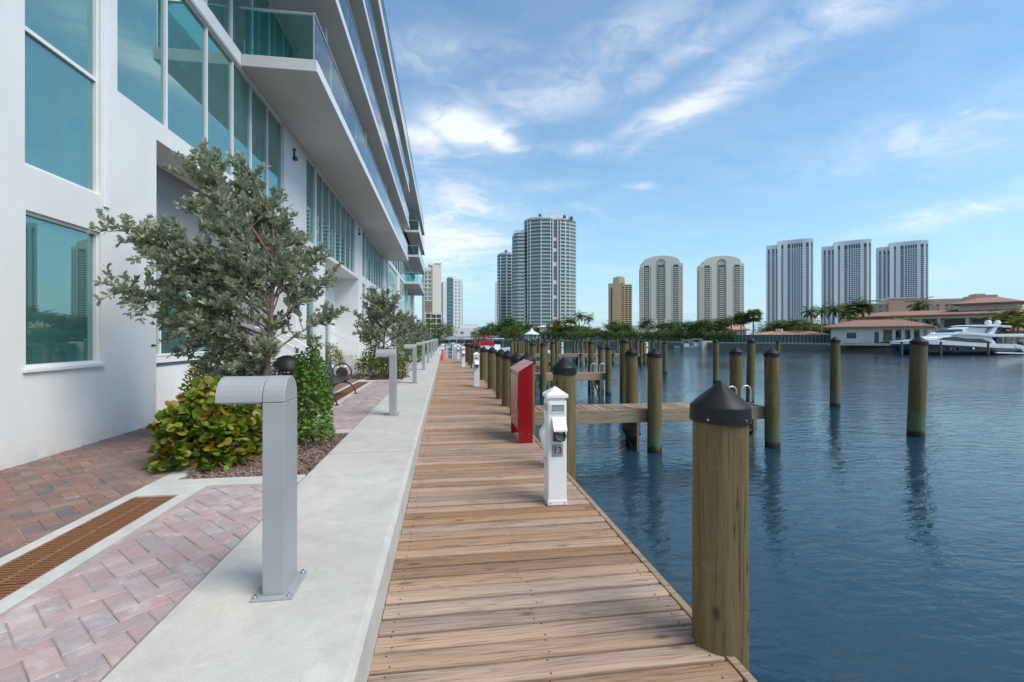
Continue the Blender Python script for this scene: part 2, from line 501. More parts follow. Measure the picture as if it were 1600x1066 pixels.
def stuccomat(name, col):
    m, N, b = newmat(name)
    geo = N.n('ShaderNodeNewGeometry'); pos = geo.outputs['Position']
    sp_ = N.n('ShaderNodeSeparateXYZ'); N.l(pos, sp_.inputs[0])
    n1 = N.noise(pos, .9, 6, .6, .3)
    c = N.ramp(n1, [(.3, tuple(x * .95 for x in col)), (.7, tuple(min(1, x * 1.03) for x in col))])
    mp = N.n('ShaderNodeMapping'); N.l(pos, mp.inputs['Vector']); mp.inputs['Scale'].default_value = (5, 5, .25)
    st = N.noise(mp.outputs[0], 1.0, 5, .6, .2)
    c = N.mix(N.ramp(st, [(.58, .0), (.80, .30)]), c, (.56, .55, .52))
    n2 = N.noise(pos, 4.0, 5, .65, .3)
    base = N.m('MULTIPLY', N.m('MULTIPLY_ADD', sp_.outputs[2], -2.6, 1.65, clamp=True), N.ramp(n2, [(.35, .1), (.7, .6)]))
    c = N.mix(base, c, (.50, .46, .42))
    N.l(c, b.inputs['Base Color']); b.inputs['Roughness'].default_value = .85; b.inputs['Specular IOR Level'].default_value = .25
    bn = N.n('ShaderNodeBump'); bn.inputs['Strength'].default_value = .28; bn.inputs['Distance'].default_value = .004
    N.l(N.m('ADD', N.noise(pos, 170, 3, .6), N.m('MULTIPLY', N.noise(pos, 14, 3, .5), .8)), bn.inputs['Height']); N.l(bn.outputs[0], b.inputs['Normal'])
    return m

M = {}
M['stucco'] = stuccomat('stucco', (.79, .79, .775))
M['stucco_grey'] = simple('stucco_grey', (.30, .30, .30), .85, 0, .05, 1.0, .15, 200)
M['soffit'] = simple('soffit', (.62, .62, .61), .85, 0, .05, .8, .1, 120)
M['frame'] = simple('window_frame', (.82, .83, .84), .35, 0, .03)
M['pane'] = glass('teal_glass', (.34, .80, .76), (.72, 1.0, .95), 1.55, .02, .28, (.30, (.20, .52, .50)))
M['rail_glass'] = glass('rail_glass', (.60, .90, .86), (.9, 1, 1), 1.55, 0, .08)
M['interior'] = simple('interior', (.66, .68, .66), .8)
M['curtain'] = simple('curtain', (.42, .52, .52), .8)  # pale tone imitating the reflection of the mullion fins
M['alu'] = simple('brushed_rail', (.62, .63, .64), .35, .6, .05)
M['grey_paint'] = simple('bollard_paint', (.335, .345, .36), .40, .0, .07, 3, .08, 260, dirt=((.235, .232, .225), .55))
M['conc'] = concmat('kerb_concrete', (.53, .512, .47), (.36, .35, .32), .55)
M['conc2'] = concmat('border_concrete', (.52, .515, .49), (.36, .36, .33), .5)
M['joint'] = simple('joint_sand', (.30, .26, .235), .95, 0, .2, 60)
M['brick_pink'] = brickmat('brick_pink', [(.41, .29, .275), (.46, .33, .32), (.38, .285, .285), (.37, .335, .345), (.49, .37, .35), (.33, .31, .325), (.43, .31, .29), (.36, .30, .305)], .75)
M['brick_brown'] = brickmat('brick_brown', [(.26, .145, .12), (.30, .175, .14), (.19, .14, .13), (.17, .15, .15), (.31, .21, .17), (.14, .13, .135), (.25, .15, .115)], .12)
M['plank'] = wood('deck_plank', (.36, .200, .102), (.45, .34, .26), 1.0, 0, edge=True)
M['beam'] = wood('pier_beam', (.34, .225, .135), (.42, .33, .245), .8, 0)
M['beam_dark'] = wood('wet_beam', (.07, .05, .03), (.10, .07, .045), .8, 1)
M['nail'] = simple('nail', (.09, .075, .06), .6, .3)
M['pile'] = pilemat('pile_wood')
M['cap'] = simple('black_cap', (.009, .009, .011), .5, 0, .25, 9, .08, 40, spec=.3, dirt=((.05, .05, .05), .3))
M['steel'] = simple('bolt_steel', (.6, .6, .6), .3, 1.0)
M['white_paint'] = simple('white_paint', (.80, .81, .82), .35, 0, .03, 3, dirt=((.62, .61, .58), .3))
M['lens'] = simple('lamp_lens', (.30, .31, .32), .3, 0, .1, 80)
M['dark_plastic'] = simple('dark_plastic', (.05, .052, .055), .3)
M['plate_grey'] = simple('plate_grey', (.28, .285, .30), .4)
M['ink'] = simple('black_ink', (.012, .012, .012), .5)
M['red'] = simple('red_enamel', (.27, .004, .008), .22, 0, .05, 2, spec=.6)
M['red_top'] = simple('faded_red_top', (.46, .22, .23), .4, 0, .12, 8)
M['rust'] = simple('rusty_iron', (.24, .105, .048), .85, .1, .35, 24, .4, 120, dirt=((.10, .05, .03), .7))
M['pit'] = simple('drain_pit', (.015, .012, .01), .95)
M['iron'] = simple('black_iron', (.045, .047, .052), .38, .3, .15, 12)
M['bronze'] = simple('bronze_medallion', (.14, .085, .05), .45, .6, .35, 30, .5, 90)
M['mulch'] = leafmat('mulch_chip', [(.10, .06, .045), (.20, .125, .10), (.30, .20, .165), (.42, .32, .28), (.14, .09, .07)], .9)
M['soil'] = simple('soil', (.07, .048, .038), .95, 0, .4, 60, .6, 90)
M['bark'] = simple('grey_bark', (.17, .125, .095), .9, 0, .35, 26, .6, 60)
M['silver_leaf'] = leafmat('silver_leaf', [(.13, .15, .085), (.20, .235, .135), (.28, .315, .19), (.37, .40, .265), (.46, .48, .34)], .6, back=(.34, .375, .27))
M['grape_leaf'] = leafmat('sea_grape_leaf', [(.05, .10, .012), (.10, .16, .018), (.20, .23, .022), (.16, .085, .022), (.27, .26, .03), (.09, .13, .015), (.24, .13, .03)], .32)
M['green_leaf'] = leafmat('shrub_leaf', [(.05, .12, .018), (.09, .18, .028), (.15, .26, .04), (.22, .32, .05)], .35)
M['croton_leaf'] = leafmat('croton_leaf', [(.10, .11, .02), (.19, .19, .03), (.30, .25, .03), (.13, .05, .02), (.24, .22, .04)], .4)
M['hedge_leaf'] = leafmat('hedge_leaf', [(.06, .085, .012), (.11, .13, .018), (.17, .17, .025), (.20, .15, .03)], .45)
M['tree_leaf'] = leafmat('tree_leaf', [(.035, .065, .016), (.07, .12, .026), (.125, .185, .04), (.18, .24, .06)], .5)
M['tree_leaf_yellow'] = leafmat('yellow_green_leaf', [(.05, .08, .012), (.09, .13, .018), (.15, .185, .025), (.21, .22, .03)], .5)
M['palm_leaf'] = leafmat('palm_leaf', [(.055, .09, .024), (.11, .16, .042), (.18, .235, .065), (.27, .30, .10)], .45)
M['palm_yellow'] = leafmat('golden_palm_leaf', [(.14, .18, .03), (.24, .29, .045), (.36, .38, .06), (.42, .36, .09)], .45)
M['palm_dead'] = leafmat('dead_frond', [(.12, .085, .05), (.20, .15, .09), (.16, .12, .08)], .8)
M['palm_trunk'] = simple('palm_trunk', (.24, .21, .175), .9, 0, .25, 14, .5, 40)
M['water'] = watermat()
M['orange'] = simple('orange_plastic', (.62, .10, .02), .45)
M['rubber'] = simple('rubber', (.03, .03, .03), .7)
M['land'] = simple('far_land', (.13, .13, .085), .95, 0, .3, .2)
M['seawall'] = concmat('seawall_concrete', (.52, .455, .36), (.25, .21, .16), .6)
M['cream'] = simple('cream_wall', (.72, .655, .545), .8, 0, .02, .05)
M['cool_white'] = simple('cool_white_wall', (.76, .76, .78), .8, 0, .02, .05)
M['white_wall'] = simple('white_wall', (.70, .70, .68), .8, 0, .02, .05)
M['tan'] = simple('gold_wall', (.62, .435, .23), .8, 0, .03, .05)
M['peach'] = simple('peach_wall', (.60, .36, .255), .8, 0, .03, .1)
M['dark_glass'] = simple('dark_window', (.075, .088, .10), .12, 0, .3, .3, spec=.6)
M['green_glass'] = simple('green_window', (.15, .225, .215), .10, 0, .3, .4, spec=.8)
M['teal_curtainwall'] = simple('teal_curtainwall', (.045, .13, .145), .08, 0, .35, .2, spec=.8)
M['pale_glass'] = simple('pale_rail_glass', (.34, .42, .395), .2, 0, .12, .3, spec=.7)
M['brown_block'] = simple('brown_block', (.26, .19, .14), .85)
M['tile_red'] = simple('terracotta_tile', (.34, .18, .135), .85, 0, .25, 3, .5, 6)
M['tile_orange'] = simple('orange_tile', (.50, .25, .15), .85, 0, .15, 3, .5, 6)
M['house_white'] = simple('house_wall', (.68, .63, .56), .85)
M['fence_green'] = simple('green_screen', (.055, .105, .095), .8)
M['hull_blue'] = simple('navy_hull', (.035, .062, .085), .18, 0, .05, 1, spec=.6)
M['gelcoat'] = simple('white_gelcoat', (.72, .73, .74), .2, 0, .02, 1, spec=.6)
M['boat_glass'] = simple('boat_glass', (.02, .024, .03), .06, 0, .1, 1, spec=.8)
M['red_canvas'] = simple('red_canvas', (.50, .015, .025), .7)

# ================================================================== WATER, GROUND, LAND
WZ = -0.86
water = structure(MB().add([(-2500, -1500, WZ), (3500, -1500, WZ), (3500, 4500, WZ), (-2500, 4500, WZ)], [(0, 1, 2, 3)]).build('water', M['water']))
water['label'] = 'rippled blue water of the canal'

SHORE = [(560, 215), (690, 200), (740, 192), (790, 182), (860, 155), (930, 138), (1000, 122), (1060, 104), (1110, 92), (1200, 85), (1300, 78.5), (1390, 71), (1500, 68.5), (1600, 67), (1750, 64), (2000, 60), (2500, 52), (4000, 40)]
def shore_d(px):
    for (a, da), (b, db) in zip(SHORE, SHORE[1:]):
        if a <= px <= b: return da + (db - da) * (px - a) / (b - a)
    return SHORE[0][1] if px < SHORE[0][0] else SHORE[-1][1]
pts = [P(px, d) for px, d in SHORE]
far = [(1600, 0), (3000, 900), (3200, 3800), (-1800, 3800), (-1800, 400), (-200, 330), (-90, 225)]
poly = pts + far
lb = MB()
lb.prism(poly, -2.5, .22, 'z')
land = structure(lb.build('far_shore_ground', M['land']))
sw = MB()
for (a, b) in zip(pts, pts[1:]):
    dx_, dy_ = b[0] - a[0], b[1] - a[1]; L = math.hypot(dx_, dy_)
    nx, ny = -dy_ / L, dx_ / L
    if nx * a[0] + ny * a[1] < 0: nx, ny = -nx, -ny
    sw.prism([a, b, (b[0] + nx * .5, b[1] + ny * .5), (a[0] + nx * .5, a[1] + ny * .5)], -2.6, .34)
    sw.prism([(a[0] - nx * .12, a[1] - ny * .12), (b[0] - nx * .12, b[1] - ny * .12), (b[0] + nx * .55, b[1] + ny * .55), (a[0] + nx * .55, a[1] + ny * .55)], .342, .52)
o = sw.build('seawall', M['seawall']); tag(o, 'low stained concrete seawall along the far bank', 'seawall')

# promenade base, canal wall under it
FX = -4.14
pb = MB()
pb.box(-30, -1.235, -12, 66, -2.5, .195)
structure(pb.build('promenade_base', M['joint']))
kb = MB()
kb.prism([(-1.235, -2.5), (-.335, -2.5), (-.335, .215), (-.365, .25), (-1.235, .25)], -12, 66, 'y')
kerb = structure(kb.build('concrete_kerb', M['conc']))
jb = MB()
for y in (1.05, 5.2, 9.4, 13.6, 17.8, 22, 26.2, 30.4):
    jb.box(-1.23, -.372, y, y + .008, .2500, .2515)
structure(jb.build('kerb_joint', M['joint'], kerb))

# ------------------------------------------------------------------ pavers (45 degree herringbone)
def clip(poly, rect):
    x0, x1, y0, y1 = rect
    for ax, lim, sgn in ((0, x0, 1), (0, x1, -1), (1, y0, 1), (1, y1, -1)):
        out = []
        for i in range(len(poly)):
            a, b = poly[i], poly[(i + 1) % len(poly)]
            ia, ib = (a[ax] - lim) * sgn >= 0, (b[ax] - lim) * sgn >= 0
            if ia: out.append(a)
            if ia != ib:
                t = (lim - a[ax]) / (b[ax] - a[ax])
                out.append((a[0] + (b[0] - a[0]) * t, a[1] + (b[1] - a[1]) * t))
        poly = out
        if len(poly) < 3: return []
    return poly
def area(p): return abs(sum(p[i][0] * p[(i + 1) % len(p)][1] - p[(i + 1) % len(p)][0] * p[i][1] for i in range(len(p)))) / 2
def brick_mb(poly, z, mb=None, ox=0, oy=0):
    mb = mb or MB()
    cx = sum(p[0] for p in poly) / len(poly); cy = sum(p[1] for p in poly) / len(poly)
    def inset(d):
        out = []
        for x, y in poly:
            vx, vy = cx - x, cy - y; L = math.hypot(vx, vy) or 1
            k = min(.45, d / L)
            out.append((x + vx * k, y + vy * k))
        return out
    a, b = poly, inset(.009)
    n = len(poly)
    vs = [(x - ox, y - oy, z - .05) for x, y in a] + [(x - ox, y - oy, z - .004) for x, y in a] + [(x - ox, y - oy, z) for x, y in b]
    fs = [tuple(range(2 * n, 3 * n))]
    for i in range(n):
        j = (i + 1) % n
        fs.append((i, j, n + j, n + i)); fs.append((n + i, n + j, 2 * n + j, 2 * n + i))
    return mb.add(vs, fs)
def herring(rects, w, mat, parent, limit, rng, y_far):
    """individual bricks nearest first, the rest joined"""
    c, s = math.cos(rad(45)), math.sin(rad(45))
    items = []
    gap = .004
    for rect in rects:
        x0, x1, y0, y1 = rect
        cx, cy = (x0 + x1) / 2, (y0 + y1) / 2
        R = int((math.hypot(x1 - x0, y1 - y0) / 2) / w) + 3
        ca, cb = (c * cx + s * cy) / w, (-s * cx + c * cy) / w
        for a in range(int(ca) - R, int(ca) + R):
            for b in range(int(cb) - R, int(cb) + R):
                k = (a - b) % 4
                if k == 0: q = (a * w, b * w, (a + 2) * w, (b + 1) * w)
                elif k == 3: q = (a * w, b * w, (a + 1) * w, (b + 2) * w)
                else: continue
                g = gap / 2
                u0, v0, u1, v1 = q[0] + g, q[1] + g, q[2] - g, q[3] - g
                pl = [(c * u - s * v, s * u + c * v) for u, v in ((u0, v0), (u1, v0), (u1, v1), (u0, v1))]
                pl = clip(pl, rect)
                if len(pl) >= 3 and area(pl) > .0012:
                    my = sum(p[1] for p in pl) / len(pl); mx = sum(p[0] for p in pl) / len(pl)
                    ang = mx / max(.1, my)
                    vis = my > .9 and ang > -1.02
                    items.append((0 if vis else 1, my, mx, pl, k))
    items.sort(key=lambda t: (t[0], t[1]))
    full = {}
    rest = MB(); nrest = 0
    for i, (vis, my, mx, pl, k) in enumerate(items):
        z = .25 + rng.uniform(-.003, .003)
        if i < limit and not vis:
            if len(pl) == 4 and area(pl) > w * w * 1.8:
                if k not in full:
                    full[k] = brick_mb([(x - mx, y - my) for x, y in pl], 0).mesh('brick', mat)
                place('brick', full[k], (mx, my, z), parent, rot=(rng.uniform(-.012, .012), rng.uniform(-.012, .012), rng.uniform(-.01, .01)))
            else:
                me = brick_mb([(x - mx, y - my) for x, y in pl], 0).mesh('brick', mat)
                place('brick', me, (mx, my, z), parent)
        elif my < y_far:
            brick_mb(pl, z, rest); nrest += 1
    if nrest: rest.build('bricks_further_off', mat, parent, kind='stuff')
rng = random.Random(3)
pvb = MB()
for ya, yb in ((-2, 4.24), (6.55, 13.74), (16.05, 23.24), (25.55, 66)): pvb.box(-1.99, -1.245, ya, yb, .19, .2445)
pv1 = structure(pvb.build('pink_brick_walk', M['joint']))
herring([(-1.985, -1.25, -.6, 4.24), (-1.985, -1.25, 6.56, 13.7), (-1.985, -1.25, 16.4, 23.2)], .1, M['brick_pink'], pv1, 298, rng, 40)
pv2 = structure(MB().box(-4.13, -2.495, -2, 66, .19, .2435).build('brown_brick_pavement', M['joint']))
herring([(-4.125, -2.50, .4, 16.0)], .1, M['brick_brown'], pv2, 298, rng, 40)
# in the porches and far along the building
pf = MB()
pf.box(-6.0, -4.15, 7.4, 13.7, .196, .235); pf.box(-6.0, -4.15, 17.0, 23.4, .196, .235)
structure(pf.build('porch_floor', M['conc2']))
MBX = MB(); MBX.box(-4.125, -1.25, 26, 65.5, .198, .2470)
structure(MBX.build('far_promenade', M['brick_pink']))

# concrete borders of the drain and planting beds
PERIOD = 9.5
bb = MB()
for k in range(3):
    y0 = k * PERIOD
    ya, yb = 4.24 + y0, 6.34 + y0           # planting bed
    bb.box(-2.49, -1.25, ya, ya + .21, .15, .2525)
    bb.box(-2.49, -1.25, yb, yb + .21, .15, .2525)
    bb.box(-2.49, -2.33, ya + .21, yb, .15, .2525)
    g0, g1 = (6.55 + y0 - PERIOD), (4.24 + y0)
    if k == 0: g0 = -3
    bb.box(-2.49, -2.41, g0, g1, .15, .2525)
    bb.box(-2.09, -1.99, g0, g1, .15, .2525)
    bb.box(-2.41, -2.09, g1 - .20, g1, .15, .2525)
    if k: bb.box(-2.41, -2.09, g0, g0 + .3, .15, .2525)
structure(bb.build('concrete_border', M['conc2'], None, .006))
ml = MB()
for k in range(3):
    ml.box(-2.33, -1.236, 4.45 + k * PERIOD, 6.34 + k * PERIOD, .16, .215)
structure(ml.build('planting_bed_soil', M['soil']))

# drain grates
def grate(y0, n, label):
    t = thing('drain_grate', label, 'drain grate', (-2.25, y0, .245), 0, 'rusty drain grates along the promenade')
    L = n * .0285
    MB().box(-.158, .158, 0, L, -.09, -.085).build('pit', M['pit'], t)
    fr = MB()
    fr.box(-.16, -.14, 0, L, -.04, 0); fr.box(.14, .16, 0, L, -.04, 0); fr.box(-.012, .012, 0, L, -.035, -.001)
    fr.box(-.14, .14, -.006, .006, -.04, -.0015); fr.box(-.14, .14, L - .006, L + .006, -.04, -.0015)
    fr.build('frame', M['rust'], t)
    me = MB().box(-.0645, .0645, -.0058, .0058, -.010, -.002).mesh('bar', M['rust'])
    for i in range(n):
        for sx in (-1, 1):
            place('bar', me, (sx * .077, (i + .5) * .0285, 0), t)
    return t
grate(1.30, 49, 'long rusty drain grate in the near foreground beside the pink bricks')
grate(2.70, 46, 'rusty drain grate ending at the first planting bed')
# the drain between first and second beds
t = thing('drain_grate', 'rusty drain grate under the black bench', 'drain grate', (-2.25, 6.85, .245), 0, 'rusty drain grates along the promenade')
L = 6.65
MB().box(-.158, .158, 0, L, -.09, -.085).build('pit', M['pit'], t)
fr = MB(); fr.box(-.16, -.14, 0, L, -.04, 0); fr.box(.14, .16, 0, L, -.04, 0); fr.box(-.012, .012, 0, L, -.035, -.001)
fr.build('frame', M['rust'], t)
br = MB()
for i in range(int(L / .0285)):
    y = (i + .5) * .0285
    br.box(-.1415, -.0125, y - .0058, y + .0058, -.010, -.002); br.box(.0125, .1415, y - .0058, y + .0058, -.010, -.002)
br.build('bars', M['rust'], t, kind='stuff')

# ================================================================== BOARDWALK
bw = structure(MB().box(-.33, 1.30, -3, 33.2, -.30, -.26).build('boardwalk', M['beam_dark']))
bw['label'] = 'straight timber boardwalk beside the water'
def plank_mb(x0, x1, w, t=.038, nails=(), rngp=None):
    hw = w / 2
    prof = [(-hw, -t), (hw, -t), (hw, -.011), (hw - .005, -.0042), (hw - .016, -.0006), (0, .0012), (-hw + .016, -.0006), (-hw + .005, -.0042), (-hw, -.011)]
    mb = MB()
    mb.prism([(p[0], p[1]) for p in prof], x0, x1, 'x')
    for nx in nails:
        for ny in (-.042, .042):
            jx, jy = nx + rngp.uniform(-.012, .012), ny + rngp.uniform(-.008, .008)
            mb.lathe([(.0048, 0), (.0045, .0022), (.0001, .0022)], jx, jy, 6, 1)
    return mb
rp = random.Random(11)
pm = []
for k in range(6):
    pm.append(plank_mb(-.815, .815, .1275 + rp.uniform(-.001, .001), nails=(-.74, -.02, .74), rngp=rp).mesh('plank', [M['plank'], M['nail']]))
y = -.25; i = 0
far_planks = MB()
while y < 33.1:
    place('plank', pm[rp.randrange(6)], (.483 + rp.uniform(-.003, .003), y, rp.uniform(-.0025, .0025)), bw, rot=(rp.uniform(-.006, .006), rp.uniform(-.0012, .0012), rp.uniform(-.0022, .0022) + (math.pi if rp.random() < .5 else 0)))
    y += .1362; i += 1
eb = MB(); eb.box(1.303, 1.345, -3, 33.2, -.30, .006); eb.build('edge_beam', M['beam'], bw, .004)
ib = MB()
for x in (-.30, .45, 1.15): ib.box(x, x + .05, -3, 33.2, -.28, -.041)
ib.build('joist', M['beam_dark'], bw)
# gate rails at the boardwalk end
gt = thing('end_railing', 'white railing closing the far end of the boardwalk', 'railing', (0, 33.3, 0))
g_ = MB()
for x in (-.25, .15, .55, .95, 1.3): g_.box(x - .03, x + .03, -.03, .03, -.3, .98)
g_.build('post', M['white_paint'], gt)
g_ = MB()
for z in (.25, .5, .75): g_.box(-.25, 1.3, -.015, .015, z - .02, z + .02)
g_.box(-.28, 1.33, -.05, .05, .981, 1.02)
g_.build('rail', M['alu'], gt)

# ================================================================== PILINGS
def make_pile(r, name_label, group=None):
    t = thing('piling', name_label, 'piling', (0, 0, 0), 0, group)
    mb = MB()
    n = 22
    prof = [(r * 1.04, -3.2), (r * 1.03, -1.2), (r * 1.0, -.4), (r * .985, .4), (r * .975, 1.12)]
    vs = []
    for rr, z in prof:
        for j in range(n):
            a = 2 * math.pi * j / n
            q = rr * (1 + .018 * math.sin(2 * a + z * .5) + .012 * math.sin(5 * a + 1.7 + z))
            vs.append((q * math.cos(a), q * math.sin(a), z))
    fs = []
    for i in range(len(prof) - 1):
        for j in range(n): fs.append((i * n + j, i * n + (j + 1) % n, (i + 1) * n + (j + 1) % n, (i + 1) * n + j))
    mb.add(vs, fs, 0, True)
    mb.add(vs[-n:], [tuple(range(n))])
    mb.build('shaft', M['pile'], t)
    cb = MB()
    R = r * 1.055
    m = 28
    vs = []
    for rr, z in ((R * 1.015, 1.088), (R * 1.0, 1.160), (R * .985, 1.165), (R * .72, 1.2005), (R * .45, 1.232), (R * .2, 1.261), (.004, 1.284)):
        for j in range(m):
            a = 2 * math.pi * j / m
            f = 1 + (.012 if j % 4 == 0 else 0) * (1 if z > 1.08 else .3)
            vs.append((rr * f * math.cos(a), rr * f * math.sin(a), z + (.002 if j % 4 == 0 else 0)))
    fs = []
    for i in range(6):
        for j in range(m): fs.append((i * m + j, i * m + (j + 1) % m, (i + 1) * m + (j + 1) % m, (i + 1) * m + j))
    cb.add(vs, fs[:m], 0, True); cb.add(vs, fs[m:], 0, False)
    cap = cb.build('cap', M['cap'], t)
    nb = MB()
    for j in range(5):
        a = 2 * math.pi * j / 5 - 1.25
        c_, s_ = math.cos(a), math.sin(a)
        nb.tube([(R * .99 * c_, R * .99 * s_, 1.108), (R * 1.05 * c_, R * 1.05 * s_, 1.108)], .005, 8)
    nb.build('nail', M['steel'], cap)
    return t
G1 = 'pilings along the boardwalk edge'
PILE_R = .132
pile0 = make_pile(PILE_R, 'big weathered piling with black cone cap in the near foreground', G1)
pile0.location = (1.352, 2.13, 0)
edge = [(1.355, 5.18, -.008, 'capped piling standing just behind the white pedestal number 13'),
        (1.36, 7.62, -.03, 'capped piling right behind the red cabinet, nearest to it'),
        (1.37, 8.82, -.07, 'capped piling at the near corner of the first finger pier'),
        (1.36, 10.05, -.06, 'capped piling just past the first finger pier on the boardwalk edge'),
        (1.36, 11.25, -.06, 'second capped piling past the first finger pier on the boardwalk edge'),
        (1.36, 13.45, -.05, 'capped piling on the boardwalk edge beside the second white pedestal'),
        (1.36, 16.35, -.10, 'capped piling on the boardwalk edge just beyond the second white pedestal')]
for x, y, dz_, lb_ in edge: dup(pile0, (x, y, dz_), rp.uniform(0, 6), lb_)
for y, lb_ in ((19.5, 'capped piling on the boardwalk edge just past the second finger pier'), (22.5, 'distant capped piling on the boardwalk edge beside the third white pedestal'),
               (25.0, 'distant capped piling on the boardwalk edge just before the distant red cabinet'), (28.0, 'distant capped piling on the boardwalk edge just behind the distant red cabinet'), (30.5, 'farthest capped piling on the boardwalk edge, near the end railing')):
    dup(pile0, (1.36, y, -.08 + rp.uniform(-.03, .03)), rp.uniform(0, 6), lb_)
G2 = 'mooring pilings in the water'
k1 = 1.05
moor = [  # x, y, dz, scale, tilt, label
    (4.27, 9.02, .0, 1.08, (0, 0), 'capped piling at the near side of the first finger pier, midway along it'),
    (4.22, 10.08, -.01, 1.02, (0, .01), 'capped piling at the far side of the first finger pier, midway along it'),
    (6.95, 9.05, .0, 1.10, (0, -.012), 'capped piling at the near outer corner of the first finger pier by the ladder'),
    (6.80, 10.08, .0, 1.03, (0, 0), 'capped piling at the far outer corner of the first finger pier behind the ladder'),
    (5.85, 14.6, .22, 1.08, (0, -.02), 'tall capped piling seen beyond the middle of the first finger pier, left of a pair'),
    (6.35, 15.88, .22, 1.06, (.01, .03), 'tall leaning capped piling beyond the first finger pier, right of a pair'),
    (10.84, 15.22, .22, 1.0, (0, .02), 'tall capped piling beyond the ladder of the first finger pier'),
    (13.93, 22.33, .12, 1.0, (0, 0), 'capped piling alone in open water beyond the big near piling'),
    (22.94, 29.3, .05, 1.0, (0, 0), 'thin distant capped piling in front of the orange roofed house'),
    (13.19, 14.1, .24, 1.12, (0, .0), 'capped piling in open water left of the yacht and the pool house'),
    (11.12, 9.54, .24, 1.22, (0, -.035), 'thick capped piling in the water in front of the yacht, rightmost'),
    (14.35, 28.79, -.02, 1.1, (0, 0), 'distant capped piling left of the tall pair beyond the first finger pier'),
    (6.65, 18.30, -.1, .95, (0, 0), 'capped piling at the near outer corner of the second finger pier'),
    (6.70, 19.35, -.1, .95, (0, 0), 'capped piling at the far outer corner of the second finger pier by its ladder'),
    (6.45, 19.95, .10, 1.05, (0, 0), 'taller capped piling standing behind the end of the second finger pier'),
    (3.92, 18.3, .05, .95, (0, 0), 'capped piling on the near side of the second finger pier, midway along'),
    (3.70, 19.4, .05, .95, (0, .0), 'capped piling on the far side of the second finger pier, midway along'),
    (4.7, 21.5, .12, .95, (0, .0), 'capped piling behind the second finger pier, third of a cluster'),
    (6.5, 27.6, .0, .95, (0, 0), 'capped piling at the outer end of the third finger pier'),
]
for x, y, dz_, k, tl, lb_ in moor: dup(pile0, (x, y, dz_), rp.uniform(0, 6), lb_, G2, (k * k1 * .98, k * k1 * .98, 1), tl)
far_p = []
for px, d in [(897, 46), (901.5, 48), (909, 44), (916, 46), (923, 42), (976, 47), (996, 44), (1002, 40), (1013, 45), (1020, 42), (870, 40), (873, 47), (862, 48), (1030, 52), (1006, 54)]:
    far_p.append(P(px, d))
for i in range(16):
    far_p.append(P(799 + i * 2.9 + rp.uniform(-.6, .6), 46 + rp.uniform(-5, 16)))
for i in range(8):
    far_p.append(P(930 + i * 11 + rp.uniform(-3, 3), 60 + rp.uniform(-4, 18)))
for x, y in far_p:
    dup(pile0, (x, y, rp.uniform(-.15, .15)), rp.uniform(0, 6), 'small distant capped piling among the far docks', 'distant pilings of the far docks')

# ================================================================== FINGER PIERS
def finger(y0, y1, x0, x1, label, detail=True):
    t = thing('finger_pier', label, 'pier', (x0, y0, 0), 0, 'finger piers off the boardwalk')
    L, D = x1 - x0, y1 - y0
    w = .1415
    me = plank_mb(-D / 2 + .02, D / 2 - .02, .1335).mesh('plank', [M['plank'], M['nail']])
    n = int(L / w)
    for i in range(n):
        place('plank', me, ((i + .5) * w, D / 2, rp.uniform(-.002, .002)), t, rz=math.pi / 2 + rp.uniform(-.003, .003) + (math.pi if rp.random() < .5 else 0))
    MB().box(0, L, 0, .045, -.27, .004).build('side_beam', M['beam'], t, .004)
    MB().box(0, L, D - .045, D, -.27, .004).build('side_beam', M['beam'], t, .004)
    MB().box(L + .001, L + .045, 0, D, -.27, .004).build('end_beam', M['beam'], t, .004)
    if detail:
        for xx in (2.6, L - .25):
            if xx > L: continue
            c = MB()
            c.box(xx, xx + .05, -.02, D + .02, -.50, -.275)
            c.build('cross_beam', M['beam'], t)
            b_ = MB()
            b_.prism([(0.02, -.50), (.10, -.50), (D - .05, -1.0), (D - .13, -1.0)], xx + .055, xx + .095, 'x')
            b_.prism([(0.02, -1.0), (.10, -1.0), (D - .05, -.50), (D - .13, -.50)], xx - .045, xx - .005, 'x')
            b_.build('brace', M['beam_dark'], t)
            p_ = MB(); p_.box(xx - .03, xx + .02, -.035, -.004, -1.0, -.272); p_.box(xx + .25, xx + .27, -.035, -.004, -.7, -.272)
            p_.build('hanger_board', M['beam'], t)
    return t
f1 = finger(9.15, 9.97, 1.36, 6.84, 'nearest finger pier with a steel ladder at its outer end')
f2 = finger(18.45, 19.25, 1.36, 6.62, 'second finger pier from the camera, with a ladder at its end')
f3 = finger(27.75, 28.55, 1.36, 6.6, 'third finger pier, mostly hidden by pilings', False)
f4 = finger(40.1, 41.3, 1.5, 19.0, 'long distant cross pier with white pedestals on it', False)
# far piles under the distant pier
for x in (3, 6, 9, 12, 15, 18):
    dup(pile0, (x, 40.05, -1.2), rp.uniform(0, 6), 'short piling under the distant cross pier', 'short pilings under the distant cross pier')
    dup(pile0, (x, 41.35, .1 if x % 2 else -1.2), rp.uniform(0, 6), 'short piling under the distant cross pier', 'short pilings under the distant cross pier')

